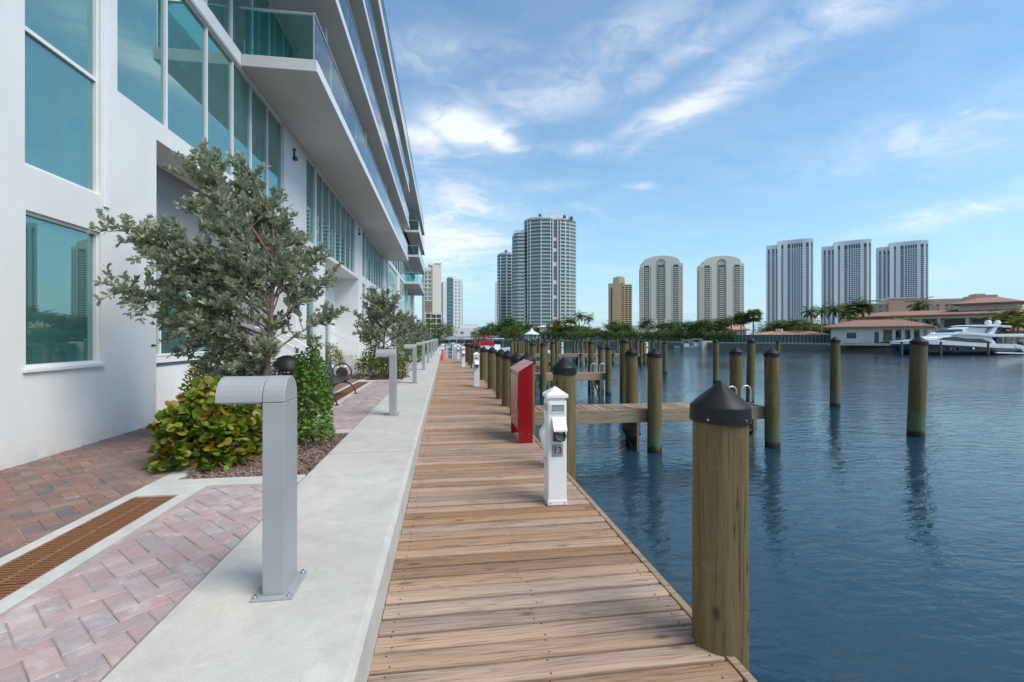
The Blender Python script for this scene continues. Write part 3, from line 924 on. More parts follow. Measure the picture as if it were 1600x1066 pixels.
def ladder(x, y, label):
    t = thing('dock_ladder', label, 'ladder', (x, y, 0), 0, 'ladders at the ends of the finger piers')
    for s in (0, .42):
        pts_ = [(s, .0, -1.2), (s, 0, .28)]
        for k in range(1, 8):
            a = math.pi - math.pi * k / 8
            pts_.append((s + .0 + .0 * k, -.11 - .11 * math.cos(a) * 1.0 - .0, .28 + .11 * math.sin(a)))
        pts_ += [(s, -.22, .28), (s, -.22, .02)]
        # the loop lies across the pier so both loops are seen side by side
        pts2 = [(s * 1.0 + (-(p[1])) * 1.0, s * .25, p[2]) for p in pts_]
        MB().tube(pts2, .019, 10).build('handrail', M['alu'], t)
    rg = MB()
    for z in (-.25, -.5, -.75): rg.tube([(0, 0, z), (.42, .105, z)], .018, 8)
    rg.build('rung', M['alu'], t)
    return t
l1 = ladder(6.28, 9.62, 'steel ladder handrails at the end of the nearest finger pier')
l2 = ladder(6.05, 18.75, 'small steel ladder handrails at the end of the second finger pier')

# ================================================================== POWER PEDESTALS
def pedestal(x, y, label, number=True):
    t = thing('dock_pedestal', label, 'power pedestal', (x, y, 0), 0, 'white power pedestals on the docks')
    w, d = .085, .092
    b_ = MB(); b_.box(-w, w, -d, d, .035, .93); b_.build('body', M['white_paint'], t, .008)
    b_ = MB(); b_.box(-w - .004, w + .004, -d - .004, d + .004, 0, .045); b_.build('base_trim', M['white_paint'], t, .004)
    s_ = MB()
    for sx in (-1, 1): s_.tube([(sx * .065, -d - .003, .022), (sx * .065, -d - .009, .022)], .006, 8)
    s_.build('screw', M['steel'], t)
    b_ = MB(); R_ = .098
    b_.add([(-R_, -R_ - .005, .985), (R_, -R_ - .005, .985), (R_, R_ + .005, .985), (-R_, R_ + .005, .985), (0, 0, 1.055),
            (-R_, -R_ - .005, .955), (R_, -R_ - .005, .955), (R_, R_ + .005, .955), (-R_, R_ + .005, .955)],
           [(0, 1, 4), (1, 2, 4), (2, 3, 4), (3, 0, 4), (5, 6, 1, 0), (6, 7, 2, 1), (7, 8, 3, 2), (8, 5, 0, 3), (8, 7, 6, 5)])
    b_.build('roof_cap', M['white_paint'], t, .004)
    b_ = MB(); b_.box(-.078, .078, -.085, .085, .925, .958); b_.build('neck', M['white_paint'], t)
    ln = MB(); ln.box(-.056, .056, -d - .004, -d + .002, .835, .895); ln.box(-w - .004, -w + .002, -.06, .06, .835, .895)
    ln.build('lamp_lens', M['lens'], t, .003)
    fr = MB()
    for z0, z1 in ((.826, .834), (.896, .904)): fr.box(-.066, .066, -d - .008, -d - .0002, z0, z1)
    for sx in (-1, 1): fr.box(sx * .0615 - .0045, sx * .0615 + .0045, -d - .008, -d - .0002, .8342, .8958)
    fr.build('lens_frame', M['white_paint'], t)
    # hinged hood over the socket
    hd = MB(); hd.prism([(-d - .001, .775), (-d - .001, .79), (-d - .075, .685), (-d - .075, .668), (-d - .06, .668)], -.052, .072, 'x')
    hd.build('socket_hood', M['white_paint'], t, .004)
    sk = MB(); sk.box(-.045, .065, -d - .03, -d - .001, .575, .69); sk.build('socket_box', M['dark_plastic'], t, .006)
    sr = MB()
    T_ = Matrix.Translation((.012, -d - .03, .618)) @ Matrix.Rotation(rad(68), 4, 'X')
    sr.lathe([(.048, 0), (.050, .05), (.044, .055), (.038, .052), (.036, .03), (.0001, .03)], 0, 0, 20, 0, True, T_)
    sr.build('socket', M['dark_plastic'], t)
    sc = MB(); sc.box(-.005, .028, -d - .072, -d - .045, .655, .675); sc.build('clip', M['steel'], t, .002)
    # side flap
    sf = MB(); sf.prism([(-w, .72), (-w - .05, .65), (-w - .052, .60), (-w - .012, .44), (-w, .44)], -.055, .055, 'y')
    sf.build('side_cover', M['white_paint'], t, .004)
    hb = MB(); hb.tube([(-w, .0, .40), (-w - .035, 0, .40), (-w - .035, 0, .36)], .012, 8); hb.build('water_tap', M['steel'], t)
    if number:
        npl = MB(); npl.box(-.052, .050, -d - .003, -d - .0002, .435, .545); npl.build('number_plate', M['plate_grey'], t)
        cu = bpy.data.curves.new('number', 'FONT'); cu.body = '13'; cu.size = .083; cu.align_x = 'CENTER'; cu.align_y = 'CENTER'; cu.extrude = .0006
        co_ = bpy.data.objects.new('number', cu); COL.objects.link(co_)
        dg = bpy.context.evaluated_depsgraph_get()
        me = bpy.data.meshes.new_from_object(co_.evaluated_get(dg))
        bpy.data.objects.remove(co_)
        me.materials.clear(); me.materials.append(M['ink'])
        place('number', me, (.0, -d - .004, .489), t, rot=(rad(90), 0, 0))
    return t
pedestal(.995, 4.13, 'white power pedestal with the number 13 on a grey plate')
ped2 = pedestal(.955, 14.2, 'white power pedestal further along, beside the boardwalk edge pilings', False)
dup(ped2, (.93, 23.6, 0), 0, 'third white power pedestal along the boardwalk')
dup(ped2, (.90, 31.6, 0), 0, 'white power pedestal on the right at the boardwalk end')
dup(ped2, (-.12, 32.2, 0), 0, 'white power pedestal on the left at the boardwalk end by the cone')
dup(ped2, (P(882, 41)[0], 40.7, 0), 0, 'white pedestal on the distant cross pier, left one')
dup(ped2, (P(980, 41)[0], 40.7, 0), 0, 'white pedestal on the distant cross pier, middle one')
dup(ped2, (P(1025.5, 41)[0], 40.7, 0), 0, 'white pedestal on the distant cross pier, right one')

# ================================================================== RED CABINET
t = thing('red_cabinet', 'tall glossy red fire cabinet with a faded sloping top', 'cabinet', (1.03, 6.46, 0))
b_ = MB()
b_.prism([(0.004, .17), (.2, .17), (.2, 1.125), (.004, 1.005)], .013, .757, 'y'); b_.build('body', M['red'], t, .004)
for yy in (0, .758):
    b_ = MB(); b_.prism([(0, 0), (.204, 0), (.204, 1.13), (0, 1.01)], yy, yy + .012, 'y'); b_.build('side_panel', M['red'], t, .002)
b_ = MB(); b_.prism([(-.02, 1.0), (.21, 1.137), (.21, 1.155), (-.02, 1.018)], -.012, .782, 'y'); b_.build('sloping_top', M['red_top'], t, .003)
b_ = MB(); b_.box(-.006, .002, .03, .74, .19, .96); b_.build('door', M['red'], t, .003)
b_ = MB(); b_.box(-.03, -.006, .06, .08, .5, .62); b_.build('handle', M['steel'], t, .003)
b_ = MB()
for xx in (.05, .15): b_.tube([(xx, 0, .13), (xx, -.005, .13)], .007, 8)
b_.build('bolt', M['steel'], t)
# distant twin, near the end of the boardwalk
t2 = dup(t, (1.0, 27.0, 0), 0, 'small distant red cabinet near the end of the boardwalk')

# ================================================================== BOLLARD LIGHTS
def bollard(label):
    t = thing('bollard_light', label, 'bollard light', (0, 0, 0), 0, 'grey bollard lights on the kerb')
    MB().box(-.095, .095, -.135, .125, 0, .011).build('base_plate', M['grey_paint'], t, .002)
    b_ = MB()
    for x in (-.076, .076):
        for y in (-.115, .105): b_.lathe([(.011, .011), (.011, .017), (.0075, .018), (.007, .026), (.0001, .026)], x, y, 8)
    b_.build('bolt', M['steel'], t)
    MB().box(-.05, .05, -.1, .1, .011, .934).build('post', M['grey_paint'], t, .003)
    def arch(x0, x1, r):
        pts_ = [(-r, .936)]
        for k in range(0, 15):
            a = math.pi - math.pi * k / 14
            pts_.append((r * math.cos(a), .946 + .112 * math.sin(a) * r / .1))
        pts_.append((r, .936))
        m_ = MB(); m_.prism(pts_, x0, x1, 'x'); return m_
    arch(-.05, .05, .1).build('head_end', M['grey_paint'], t, .003)
    arch(-.262, -.053, .0985).build('lamp_head', M['grey_paint'], t, .003)
    MB().box(-.245, -.07, -.07, .07, .926, .9355).build('lamp_lens', M['lens'], t)
    return t
bol = bollard('nearest grey bollard light with an overhanging lamp head on the kerb')
bol.location = (-.815, 2.47, .25)
ords = ['second', 'third', 'fourth', 'fifth', 'sixth', 'seventh', 'eighth', 'ninth', 'tenth', 'eleventh', 'twelfth']
for i in range(11):
    dup(bol, (-.815 + rp.uniform(-.01, .01), 2.47 + 5.2 * (i + 1), .25), rp.uniform(-.02, .02), '%s grey bollard light from the camera along the kerb' % ords[i])

# traffic cone
t = thing('traffic_cone', 'small orange traffic cone at the far end of the boardwalk', 'traffic cone', (-.13, 30.2, 0))
MB().lathe([(.16, .03), (.15, .05), (.05, .68), (.02, .70), (.0001, .70)], 0, 0, 14).build('cone', M['orange'], t)
MB().box(-.2, .2, -.2, .2, 0, .035).build('foot', M['orange'], t, .01)

# ================================================================== BENCH
t = thing('park_bench', 'black metal bench with ring armrests and bronze medallions', 'bench', (-2.25, 8.88, .25))
bl_ = 1.82
def arc(cy, cz, r, a0, a1, n, x, sy=1):
    return [(cy + r * math.cos(rad(a0 + (a1 - a0) * k / n)), x, cz + r * math.sin(rad(a0 + (a1 - a0) * k / n))) for k in range(n + 1)]
for yy in (0, bl_):
    MB().tube(arc(.03, 0.0, .26, 180, 0, 14, yy), .016, 8).build('leg', M['iron'], t)
    ft = MB(); ft.box(.25, .33, yy - .03, yy + .03, 0, .012); ft.box(-.27, -.19, yy - .03, yy + .03, 0, .012); ft.build('foot', M['iron'], t)
    MB().tube(arc(.0, .47, .20, 0, 360, 28, yy)[:-1], .016, 8, closed=True).build('arm_ring', M['iron'], t)
    T_ = Matrix.Translation((.0, yy - .012, .47)) @ Matrix.Rotation(rad(-90), 4, 'X')
    rg = MB(); rg.lathe([(.0001, -.03), (.10, -.03), (.105, -.02), (.105, .03), (.092, .034), (.088, .028), (.0001, .028)], 0, 0, 24, 0, True, Matrix.Translation((0, yy, .47)) @ Matrix.Rotation(rad(90), 4, 'X'))
    md = rg.build('medallion', M['bronze'], t)
    MB().tube(arc(0, 0, .112, 0, 360, 24, 0)[:-1], .014, 8, closed=True).build('medallion_rim', M['iron'], md).location = (0, yy - .02, .47)
    MB().tube([(-.26, yy, .70), (-.21, yy, .52), (-.16, yy, .385), (.0, yy, .36), (.27, yy, .375)], .017, 8).build('side_frame', M['iron'], t)
for k in range(9):
    x = -.13 + k * .05
    m_ = MB(); m_.box(x - .02, x + .02, .03, bl_ - .03, .385 + (.008 if k in (0, 8) else 0), .40 + (.008 if k in (0, 8) else 0)); m_.build('seat_slat', M['iron'], t, .004)
for k in range(7):
    z = .45 + k * .048; x = -.175 - (z - .42) * .30
    T_ = Matrix.Translation((x, 0, z)) @ Matrix.Rotation(rad(-17), 4, 'Y')
    m_ = MB(); m_.box(-.007, .007, .03, bl_ - .03, -.02, .02, 0, T_); m_.build('back_slat', M['iron'], t, .003)

# ================================================================== TRASH CAN
t = thing('litter_bin', 'black slatted litter bin with a domed lid behind the shrubs', 'litter bin', (-2.42, 7.62, .25))
m_ = MB(); m_.lathe([(.17, .02), (.19, .08), (.19, .68), (.0001, .68)], 0, 0, 20); m_.build('liner', M['pit'], t)
sl_ = MB().box(-.017, .017, -.006, .006, .03, .72).mesh('slat', M['iron'])
for k in range(26):
    a = 2 * math.pi * k / 26
    place('slat', sl_, (.215 * math.cos(a), .215 * math.sin(a), 0), t, rz=a + math.pi / 2)
for z in (.05, .38, .71):
    MB().tube([(.225 * math.cos(2 * math.pi * k / 24), .225 * math.sin(2 * math.pi * k / 24), z) for k in range(24)], .012, 6, closed=True).build('hoop', M['iron'], t)
m_ = MB(); m_.lathe([(.235, .74), (.235, .765), (.222, .80), (.19, .875), (.13, .935), (.06, .965), (.0001, .972)], 0, 0, 28); m_.build('domed_lid', M['cap'], t)
m_ = MB(); m_.box(.14, .232, -.09, .09, .775, .86); m_.build('lid_opening', M['pit'], t)

# ================================================================== LEFT BUILDING
bld = thing('apartment_building', 'white modern apartment building with teal glass and long balconies along the promenade', 'building', (FX, 0, 0))
def wall_cells(mb, y0, y1, z0, z1, holes, x=0.0):
    ys = sorted({y0, y1, *[h[0] for h in holes if y0 < h[0] < y1], *[h[1] for h in holes if y0 < h[1] < y1]})
    zs = sorted({z0, z1, *[h[2] for h in holes if z0 < h[2] < z1], *[h[3] for h in holes if z0 < h[3] < z1]})
    for a, b in zip(ys, ys[1:]):
        for c, d in zip(zs, zs[1:]):
            my, mz = (a + b) / 2, (c + d) / 2
            if any(h[0] < my < h[1] and h[2] < mz < h[3] for h in holes): continue
            mb.add([(x, a, c), (x, b, c), (x, b, d), (x, a, d)], [(0, 1, 2, 3)])
    for h in holes:
        a, b, c, d, dep = h
        c2 = max(c, z0); d2 = min(d, z1)
        mb.add([(x, a, c2), (x, a, d2), (x - dep, a, d2), (x - dep, a, c2)], [(0, 1, 2, 3)])
        mb.add([(x, b, d2), (x, b, c2), (x - dep, b, c2), (x - dep, b, d2)], [(0, 1, 2, 3)])
        if c > z0: mb.add([(x, a, c), (x - dep, a, c), (x - dep, b, c), (x, b, c)], [(0, 1, 2, 3)])
        if d < z1: mb.add([(x, b, d), (x - dep, b, d), (x - dep, a, d), (x, a, d)], [(0, 1, 2, 3)])
TOP = 7.06
rec1 = (7.40, 13.74, .24, 4.37, .62)
rec2 = (16.99, 23.38, .24, 4.33, 1.10)
rec3 = (26.9, 33.2, .24, 4.33, 1.10)
holes = [(5.27, 6.30, 3.22, 6.95, .09), (5.28, 6.30, 1.185, 2.775, .09), (6.59, 12.80, 4.65, TOP - .02, .10),
         (14.78, 15.77, 1.14, 4.25, .10), (14.78, 22.54, 4.46, TOP - .02, .10), (24.42, 25.40, 1.14, 4.25, .10), (24.42, 32.7, 4.62, TOP - .02, .10),
         (34.3, 35.3, 1.14, 4.25, .10), (34.3, 42.4, 4.62, TOP - .02, .10), (44.0, 52.0, .9, TOP - .02, .10), (53.2, 61.0, .9, TOP - .02, .10), (62, 65, .9, TOP - .02, .1),
         rec1, rec2, rec3, (36.5, 42, .24, 4.3, 1.1)]
m_ = MB(); wall_cells(m_, -12, 66, .19, TOP, holes)
m_.build('wall', M['stucco'], bld)
# end walls, core and roof (solid mass behind the glass)
m_ = MB()
m_.box(-26, -4.6, -12, 66, .19, 15.3)
m_.box(-4.598, -.012, 65.8, 66, .19, 15.0)
m_.build('core', M['stucco'], bld)
# vertical control joint + trim beside the near windows
m_ = MB(); m_.box(.001, .022, 6.34, 6.43, 3.10, TOP - .004); m_.build('trim', M['frame'], bld, .004)
m_ = MB(); m_.box(.001, .03, 5.24, 6.345, 1.145, 1.183); m_.build('window_sill', M['stucco'], bld, .004)

def bay(y0, y1, z0, z1, divs, dep=.10, hbars=(), thick=(), parent=bld, name='window', fin_strips=True, xoff=0.0, fr=.022):
    """frame > panes; set dep behind the face"""
    f = MB()
    e = .0015
    xa, xb = xoff - dep + e, xoff - dep + .055
    ys = [y0] + list(divs) + [y1]
    f.box(xa, xb, y0 + e, y1 - e, z0 + e, z0 + fr * 1.6); f.box(xa, xb, y0 + e, y1 - e, z1 - fr * 1.6, z1 - e)
    for i, y in enumerate(ys):
        w = .085 if y in thick else fr
        a, b = max(y0 + e, y - w), min(y1 - e, y + w)
        f.box(xa, xb + (.03 if y in thick else .0), a, b, z0 + fr * 1.6 + .0005, z1 - fr * 1.6 - .0005)
    for z in hbars:
        for a, b in zip(ys, ys[1:]): f.box(xa, xb - .004, a + fr + .001, b - fr - .001, z - fr, z + fr)
    w_ = f.build(name, M['frame'], parent)
    zz = [z0] + list(hbars) + [z1]
    for a, b in zip(ys, ys[1:]):
        for c, d in zip(zz, zz[1:]):
            x = xoff - dep + .018
            MB().add([(x, a + .012, c + .012), (x, b - .012, c + .012), (x, b - .012, d - .012), (x, a + .012, d - .012)], [(0, 1, 2, 3)]).build('pane', M['pane'], w_)
    return w_
bay(5.27, 6.30, 3.22, 6.95, [], .09, hbars=(4.615,))
bay(5.28, 6.30, 1.185, 2.775, [], .09)
bay(6.59, 12.80, 4.65, TOP - .02, [7.74, 8.95, 9.97, 10.86, 11.81])
bay(14.78, 22.54, 4.46, TOP - .02, [15.88, 16.85, 17.8, 18.75, 19.7, 20.65, 21.6], thick=(15.88,))
bay(24.42, 32.7, 4.62, TOP - .02, [25.5, 26.5, 27.5, 28.5, 29.5, 30.5, 31.6], thick=(25.5,))
bay(34.3, 42.4, 4.62, TOP - .02, [35.4, 36.6, 37.8, 39, 40.2, 41.3], thick=(35.4,))
bay(14.78, 15.77, 1.14, 4.25, []); bay(24.42, 25.40, 1.14, 4.25, []); bay(34.3, 35.3, 1.14, 4.25, [])
bay(44, 52, .9, TOP - .02, [45.5, 47, 48.5, 50.2], hbars=(3.8,)); bay(53.2, 61, .9, TOP - .02, [55, 57, 59], hbars=(3.8,)); bay(62, 65, .9, TOP - .02, [63.5], hbars=(3.8,))
# rooms behind the glass
rm = MB()
def room(y0, y1, z0, z1, xf=-.13, xb=-4.4, blind=None):
    rm.add([(xb, y0, z0), (xb, y1, z0), (xb, y1, z1), (xb, y0, z1)], [(0, 1, 2, 3)])
    rm.add([(xb, y0, z0), (xf, y0, z0), (xf, y1, z0), (xb, y1, z0)], [(0, 1, 2, 3)])
    rm.add([(xb, y0, z1), (xb, y1, z1), (xf, y1, z1), (xf, y0, z1)], [(0, 1, 2, 3)])
    rm.add([(xb, y0, z0), (xb, y0, z1), (xf, y0, z1), (xf, y0, z0)], [(0, 1, 2, 3)])
    rm.add([(xf, y1, z0), (xf, y1, z1), (xb, y1, z1), (xb, y1, z0)], [(0, 1, 2, 3)])
for a, b in ((3.6, 6.5), (6.56, 13.4), (14.2, 23.2), (24.2, 33.4), (34.1, 43.2)): room(a, b, 4.42, TOP - .01)
room(3.6, 7.2, .30, 4.1, xb=-3.5); room(14.0, 16.8, .6, 4.4, xb=-2.5); room(23.6, 26.6, .6, 4.4, xb=-2.5); room(33.6, 36, .6, 4.4, xb=-2.5)
room(43.6, 65.6, .3, TOP - .01, xb=-4.2)
rm.build('room', M['interior'], bld)
# room details seen through the glass: a column, a sloping stair beam, painted reflection strips
m_ = MB()
m_.box(-.75, -.55, 7.2, 12.6, 6.35, 6.75)
m_.box(-1.4, -1.15, 9.3, 9.6, 4.43, 6.34)
m_.box(-2.6, -2.3, 4.2, 5.9, 3.2, 4.40)
m_.box(-1.1, -1.0, 5.62, 5.70, 1.0, 4.0); m_.tube([(-1.5, 5.0, 2.15), (-1.2, 6.6, 2.05)], .045, 10)
m_.build('room_beam', M['stucco'], bld)
m_ = MB()  # pleated strips behind the panes, added to imitate the mullion fins' reflection
for a, b in ((6.0, 6.27), (7.45, 7.70), (8.7, 8.92), (9.75, 9.95), (10.66, 10.84), (11.6, 11.79)):
    z0, z1 = (4.68, 7.0) if a > 6.4 else (3.26, 6.9)
    n = 6
    for k in range(n):
        ya, yb = a + (b - a) * k / n, a + (b - a) * (k + 1) / n
        xa, xb = -.20 - .04 * (k % 2), -.20 - .04 * ((k + 1) % 2)
        m_.add([(xa, ya, z0), (xb, yb, z0), (xb, yb, z1), (xa, ya, z1)], [(0, 1, 2, 3)])
m_.build('curtain', M['curtain'], bld)

# porches (recesses) : back walls, windows, steps, handrails
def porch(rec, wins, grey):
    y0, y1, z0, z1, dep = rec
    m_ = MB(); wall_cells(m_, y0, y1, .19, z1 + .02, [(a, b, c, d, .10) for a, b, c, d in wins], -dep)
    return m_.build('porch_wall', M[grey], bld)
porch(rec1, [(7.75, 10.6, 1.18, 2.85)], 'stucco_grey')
bay(7.75, 10.6, 1.18, 2.85, [8.7, 9.65], xoff=-.62)
m_ = MB(); m_.box(-.618, -.56, 7.41, 10.75, 1.07, 1.165); m_.build('window_sill', M['stucco'], bld, .004)
m_ = MB(); m_.box(-.618, -.60, 7.41, 13.73, .19, 1.0); m_.build('plinth', M['stucco'], bld)
room(7.5, 11.0, .9, 3.2, xf=-.75, xb=-3.2)
porch(rec2, [(17.6, 18.5, 1.14, 2.6), (20.2, 22.3, .5, 3.0)], 'stucco')
bay(17.6, 18.5, 1.14, 2.6, [], xoff=-1.1); bay(20.2, 22.3, .5, 3.0, [21.2], xoff=-1.1)
room(17.1, 23.3, .3, 3.6, xf=-1.22, xb=-3.6)
porch(rec3, [(27.6, 28.6, 1.14, 2.6), (30, 32.4, .5, 3.0)], 'stucco'); bay(27.6, 28.6, 1.14, 2.6, [], xoff=-1.1); bay(30, 32.4, .5, 3.0, [31], xoff=-1.1)
room(27, 33.1, .3, 3.6, xf=-1.22, xb=-3.6)
porch((36.5, 42, .24, 4.3, 1.1), [], 'stucco')
for yb, s in ((12.4, 0), (21.6, 1), (31.4, 1)):
    x0 = -.60 if s == 0 else -1.08
    st = MB()
    for k in range(3): st.box(x0, .02 + .28 * (2 - k), yb, yb + 1.25, .236 + .15 * k, .236 + .15 * (k + 1) - .0005)
    st.build('entry_steps', M['conc2'], bld, .004)
    for yy in (yb + .06, yb + 1.18):
        h = MB()
        h.tube([(x0 + .02, yy, 1.75), (x0 + .15, yy, 1.72), (.45, yy, 1.18), (.60, yy, 1.10), (.66, yy, 1.02), (.66, yy, .25)], .021, 8)
        h.tube([(.08, yy, 1.38), (.08, yy, .5)], .014, 6)
        h.tube([(x0 + .05, yy, 1.3), (.64, yy, .72)], .012, 6)
        h.build('handrail', M['frame'], bld)
# porch ceiling lamp box
m_ = MB(); m_.box(-.9, -.7, 19.9, 20.5, 4.12, 4.325); m_.build('ceiling_lamp', M['frame'], bld, .01)

# balconies
BX = -2.66 - FX     # +1.48 in building space
slabs = [(7.07, 7.32, 10.22, 34.9, 10.22), (9.76, 10.0, -10, 36.2, None), (12.5, 12.74, -10, 36.2, None), (15.06, 15.50, -10, 63.0, None)]
def balcony(z0, z1, y0, y1, near, x1=BX, rail=True, x0=-4.3):
    xs = .001 if z0 < 7.2 else x0
    m_ = MB(); m_.box(xs, x1, y0, y1, z0, z1)
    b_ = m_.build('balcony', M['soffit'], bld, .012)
    m2 = MB(); m2.box(x1 + .001, x1 + .006, y0 + .01, y1 - .01, z0 + .012, z1 - .008)
    m2.build('slab_edge', M['frame'], b_)
    if not rail: return b_
    xr = x1 - .06
    n = max(1, int((y1 - y0) / 1.55))
    seg = (y1 - y0 - .08) / n
    me = MB().box(-.006, .006, .012, seg - .012, 0, .93).mesh('glass_panel', M['rail_glass'])
    for k in range(n):
        ya = y0 + .04 + k * seg
        if ya + seg < -6: continue
        place('glass_panel', me, (xr, ya, z1 + .03), b_)
    h = MB(); h.box(xr - .022, xr + .022, y0 + .018, y1 - .018, z1 + .962, z1 + 1.0); h.build('handrail', M['alu'], b_, .006)
    ps = MB().box(xr - .02, xr + .005, -.010, .010, .001, .961).mesh('rail_post', M['alu'])
    for k in range(0, n + 1, 2):
        ya = y0 + .04 + k * seg
        place('rail_post', ps, (0, ya, z1), b_)
    if near is not None:
        g = MB(); g.box(xs + .05, xr - .03, y0 + .05, y0 + .062, z1 + .03, z1 + .95); g.build('glass_panel', M['rail_glass'], b_)
        h = MB(); h.tube([(xs - .05, y0 + .056, z1 + .98), (xr, y0 + .056, z1 + .98)], .024, 10); h.build('handrail', M['alu'], b_)
    return b_
for z0, z1, y0, y1, near in slabs: balcony(z0, z1, y0, y1, near)
for z0, z1 in ((7.07, 7.32), (9.9, 10.14), (12.5, 12.74)): balcony(z0, z1, 49.6, 63.4, 49.6)
# floor band in front of the second storey and the upper storeys' glass walls
m_ = MB(); m_.box(-4.3, .012, -11, 10.21, TOP + .002, 7.33); m_.box(-4.3, -.002, 10.215, 66, TOP + .002, 7.31)
for z0, z1 in ((9.76, 10.0), (12.5, 12.74)): m_.box(-4.3, .10, 36.3, 65.7, z0, z1)
m_.build('floor_band', M['frame'], bld, .008)
def storey(z0, z1, y0, y1, step, back=-3.2):
    divs = []; y = y0 + step
    while y < y1 - .3: divs.append(y); y += step
    bay(y0, y1, z0, z1, divs, .12, xoff=-.05)
    rm2.add([(back, y0, z0), (back, y1, z0), (back, y1, z1), (back, y0, z1)], [(0, 1, 2, 3)])
rm2 = MB()
storey(7.335, 9.755, 5.0, 14.0, 1.02); storey(7.335, 9.755, 15.0, 34.4, 2.4)
storey(10.005, 12.495, -6, 36, 2.1); storey(12.745, 15.055, -6, 36, 2.1)
for z0, z1 in ((7.335, 9.755), (10.005, 12.495), (12.745, 15.055)): storey(z0, z1, 37, 65.4, 2.2)
rm2.build('room_wall', M['interior'], bld)
m_ = MB()
for z0, z1, ya, yb in ((7.335, 9.755, 14.0, 15.0), (7.335, 9.755, -6, 5.0), (7.335, 9.755, 34.4, 37), (10.005, 12.495, 36, 37), (12.745, 15.055, 36, 37)):
    m_.box(-4.2, -.02, ya + .003, yb - .003, z0, z1)
m_.build('wall_pier', M['stucco'], bld)
for yy in (12.5, 18.6, 24.8, 31):                       # balcony dividers with little gates
    for z1, z2 in ((10.0, 12.5), (12.74, 15.06), (7.32, 9.76)):
        m_ = MB(); m_.box(BX - .40, BX - .34, yy - .03, yy + .03, z1, z2 - .3); m_.box(BX - .62, BX - .40, yy - .015, yy + .015, z1 + .9, z1 + .96); m_.box(BX - .62, BX - .40, yy - .015, yy + .015, z1 + 1.3, z1 + 1.35); m_.build('divider_post', M['alu'], bld)
# roof slab behind the top rail
m_ = MB(); m_.box(-26, -4.31, -12, 66, 15.302, 15.6); m_.build('roof', M['soffit'], bld)
# wall lamps and conduit on the pier
for y, z in ((13.55, 6.55), (23.3, 6.6)):
    lp = MB(); lp.box(.001, .06, y - .04, y + .04, z + .10, z + .16); lp.box(.001, .10, y - .06, y + .06, z - .16, z - .07); lp.box(.01, .05, y - .02, y + .02, z - .07, z + .10)
    lp.build('wall_lamp', M['dark_plastic'], bld, .006)
# terracotta flower pot behind the lower window
pot = MB(); pot.lathe([(.10, .9), (.19, 1.33), (.21, 1.33), (.21, 1.40), (.18, 1.40), (.17, 1.36), (.0001, 1.36)], -.55, 5.78, 18); 
po = pot.build('flower_pot', M['tile_orange']); po.location = (FX, 0, .0); tag(po, 'terracotta flower pot with a reddish plant behind the lower window', 'flower pot')
pl_ = MB()
rq = random.Random(5)
for k in range(40):
    a, e = rq.uniform(0, 6.28), rq.uniform(.3, 1.3); r_ = rq.uniform(.12, .28)
    p = Vector((r_ * math.cos(a) * math.cos(e), r_ * math.sin(a) * math.cos(e), r_ * math.sin(e)))
    q = Vector((-math.sin(a), math.cos(a), 0)) * .035
    c_ = Vector((-.55, 5.78, 1.38))
    pl_.add([c_ + p * .5, c_ + p * .8 + q, c_ + p, c_ + p * .8 - q], [(0, 1, 2, 3)])
pl_.build('leaf', M['croton_leaf'], po)

# ================================================================== VEGETATION
def leaf_faces(mb, p, d, n, ln, wd, kind='ellipse', mi=0):
    """one leaf: base p, direction d, normal n"""
    d = d.normalized(); s = d.cross(n)
    if s.length < 1e-4: s = d.cross(Vector((.3, .5, .8)))
    s.normalize(); n = s.cross(d)
    if kind == 'ellipse':
        v = [p, p + d * ln * .38 + s * wd * .40 + n * ln * .05, p + d * ln * .76 + s * wd * .46 + n * ln * .03, p + d * ln - n * ln * .05,
             p + d * ln * .76 - s * wd * .46 + n * ln * .03, p + d * ln * .38 - s * wd * .40 + n * ln * .05, p + d * ln * .58]
        mb.add(v, [(0, 1, 6), (1, 2, 6), (2, 3, 6), (3, 4, 6), (4, 5, 6), (5, 0, 6)], mi)
    elif kind == 'round':
        k = 8; v = []
        for j in range(k):
            a = 2 * math.pi * j / k + .39
            v.append(p + d * (ln * .5 + ln * .5 * math.cos(a)) + s * wd * .5 * math.sin(a) + n * ln * .07 * abs(math.sin(a)))
        mb.add(v + [p + d * ln * .5 - n * ln * .015], [(j, (j + 1) % k, k) for j in range(k)], mi)
    else:
        v = [p, p + d * ln * .5 + s * wd * .5, p + d * ln, p + d * ln * .5 - s * wd * .5]
        mb.add(v, [(0, 1, 2, 3)], mi)

def rvec(r): 
    while True:
        v = Vector((r.uniform(-1, 1), r.uniform(-1, 1), r.uniform(-1, 1)))
        if .05 < v.length < 1: return v.normalized()

def limb(p0, p1, bend, n=7):
    p0, p1 = Vector(p0), Vector(p1)
    mid = (p0 + p1) / 2 + Vector(bend)
    return [(p0 * (1 - t) ** 2 + mid * 2 * t * (1 - t) + p1 * t * t) for t in [k / n for k in range(n + 1)]]

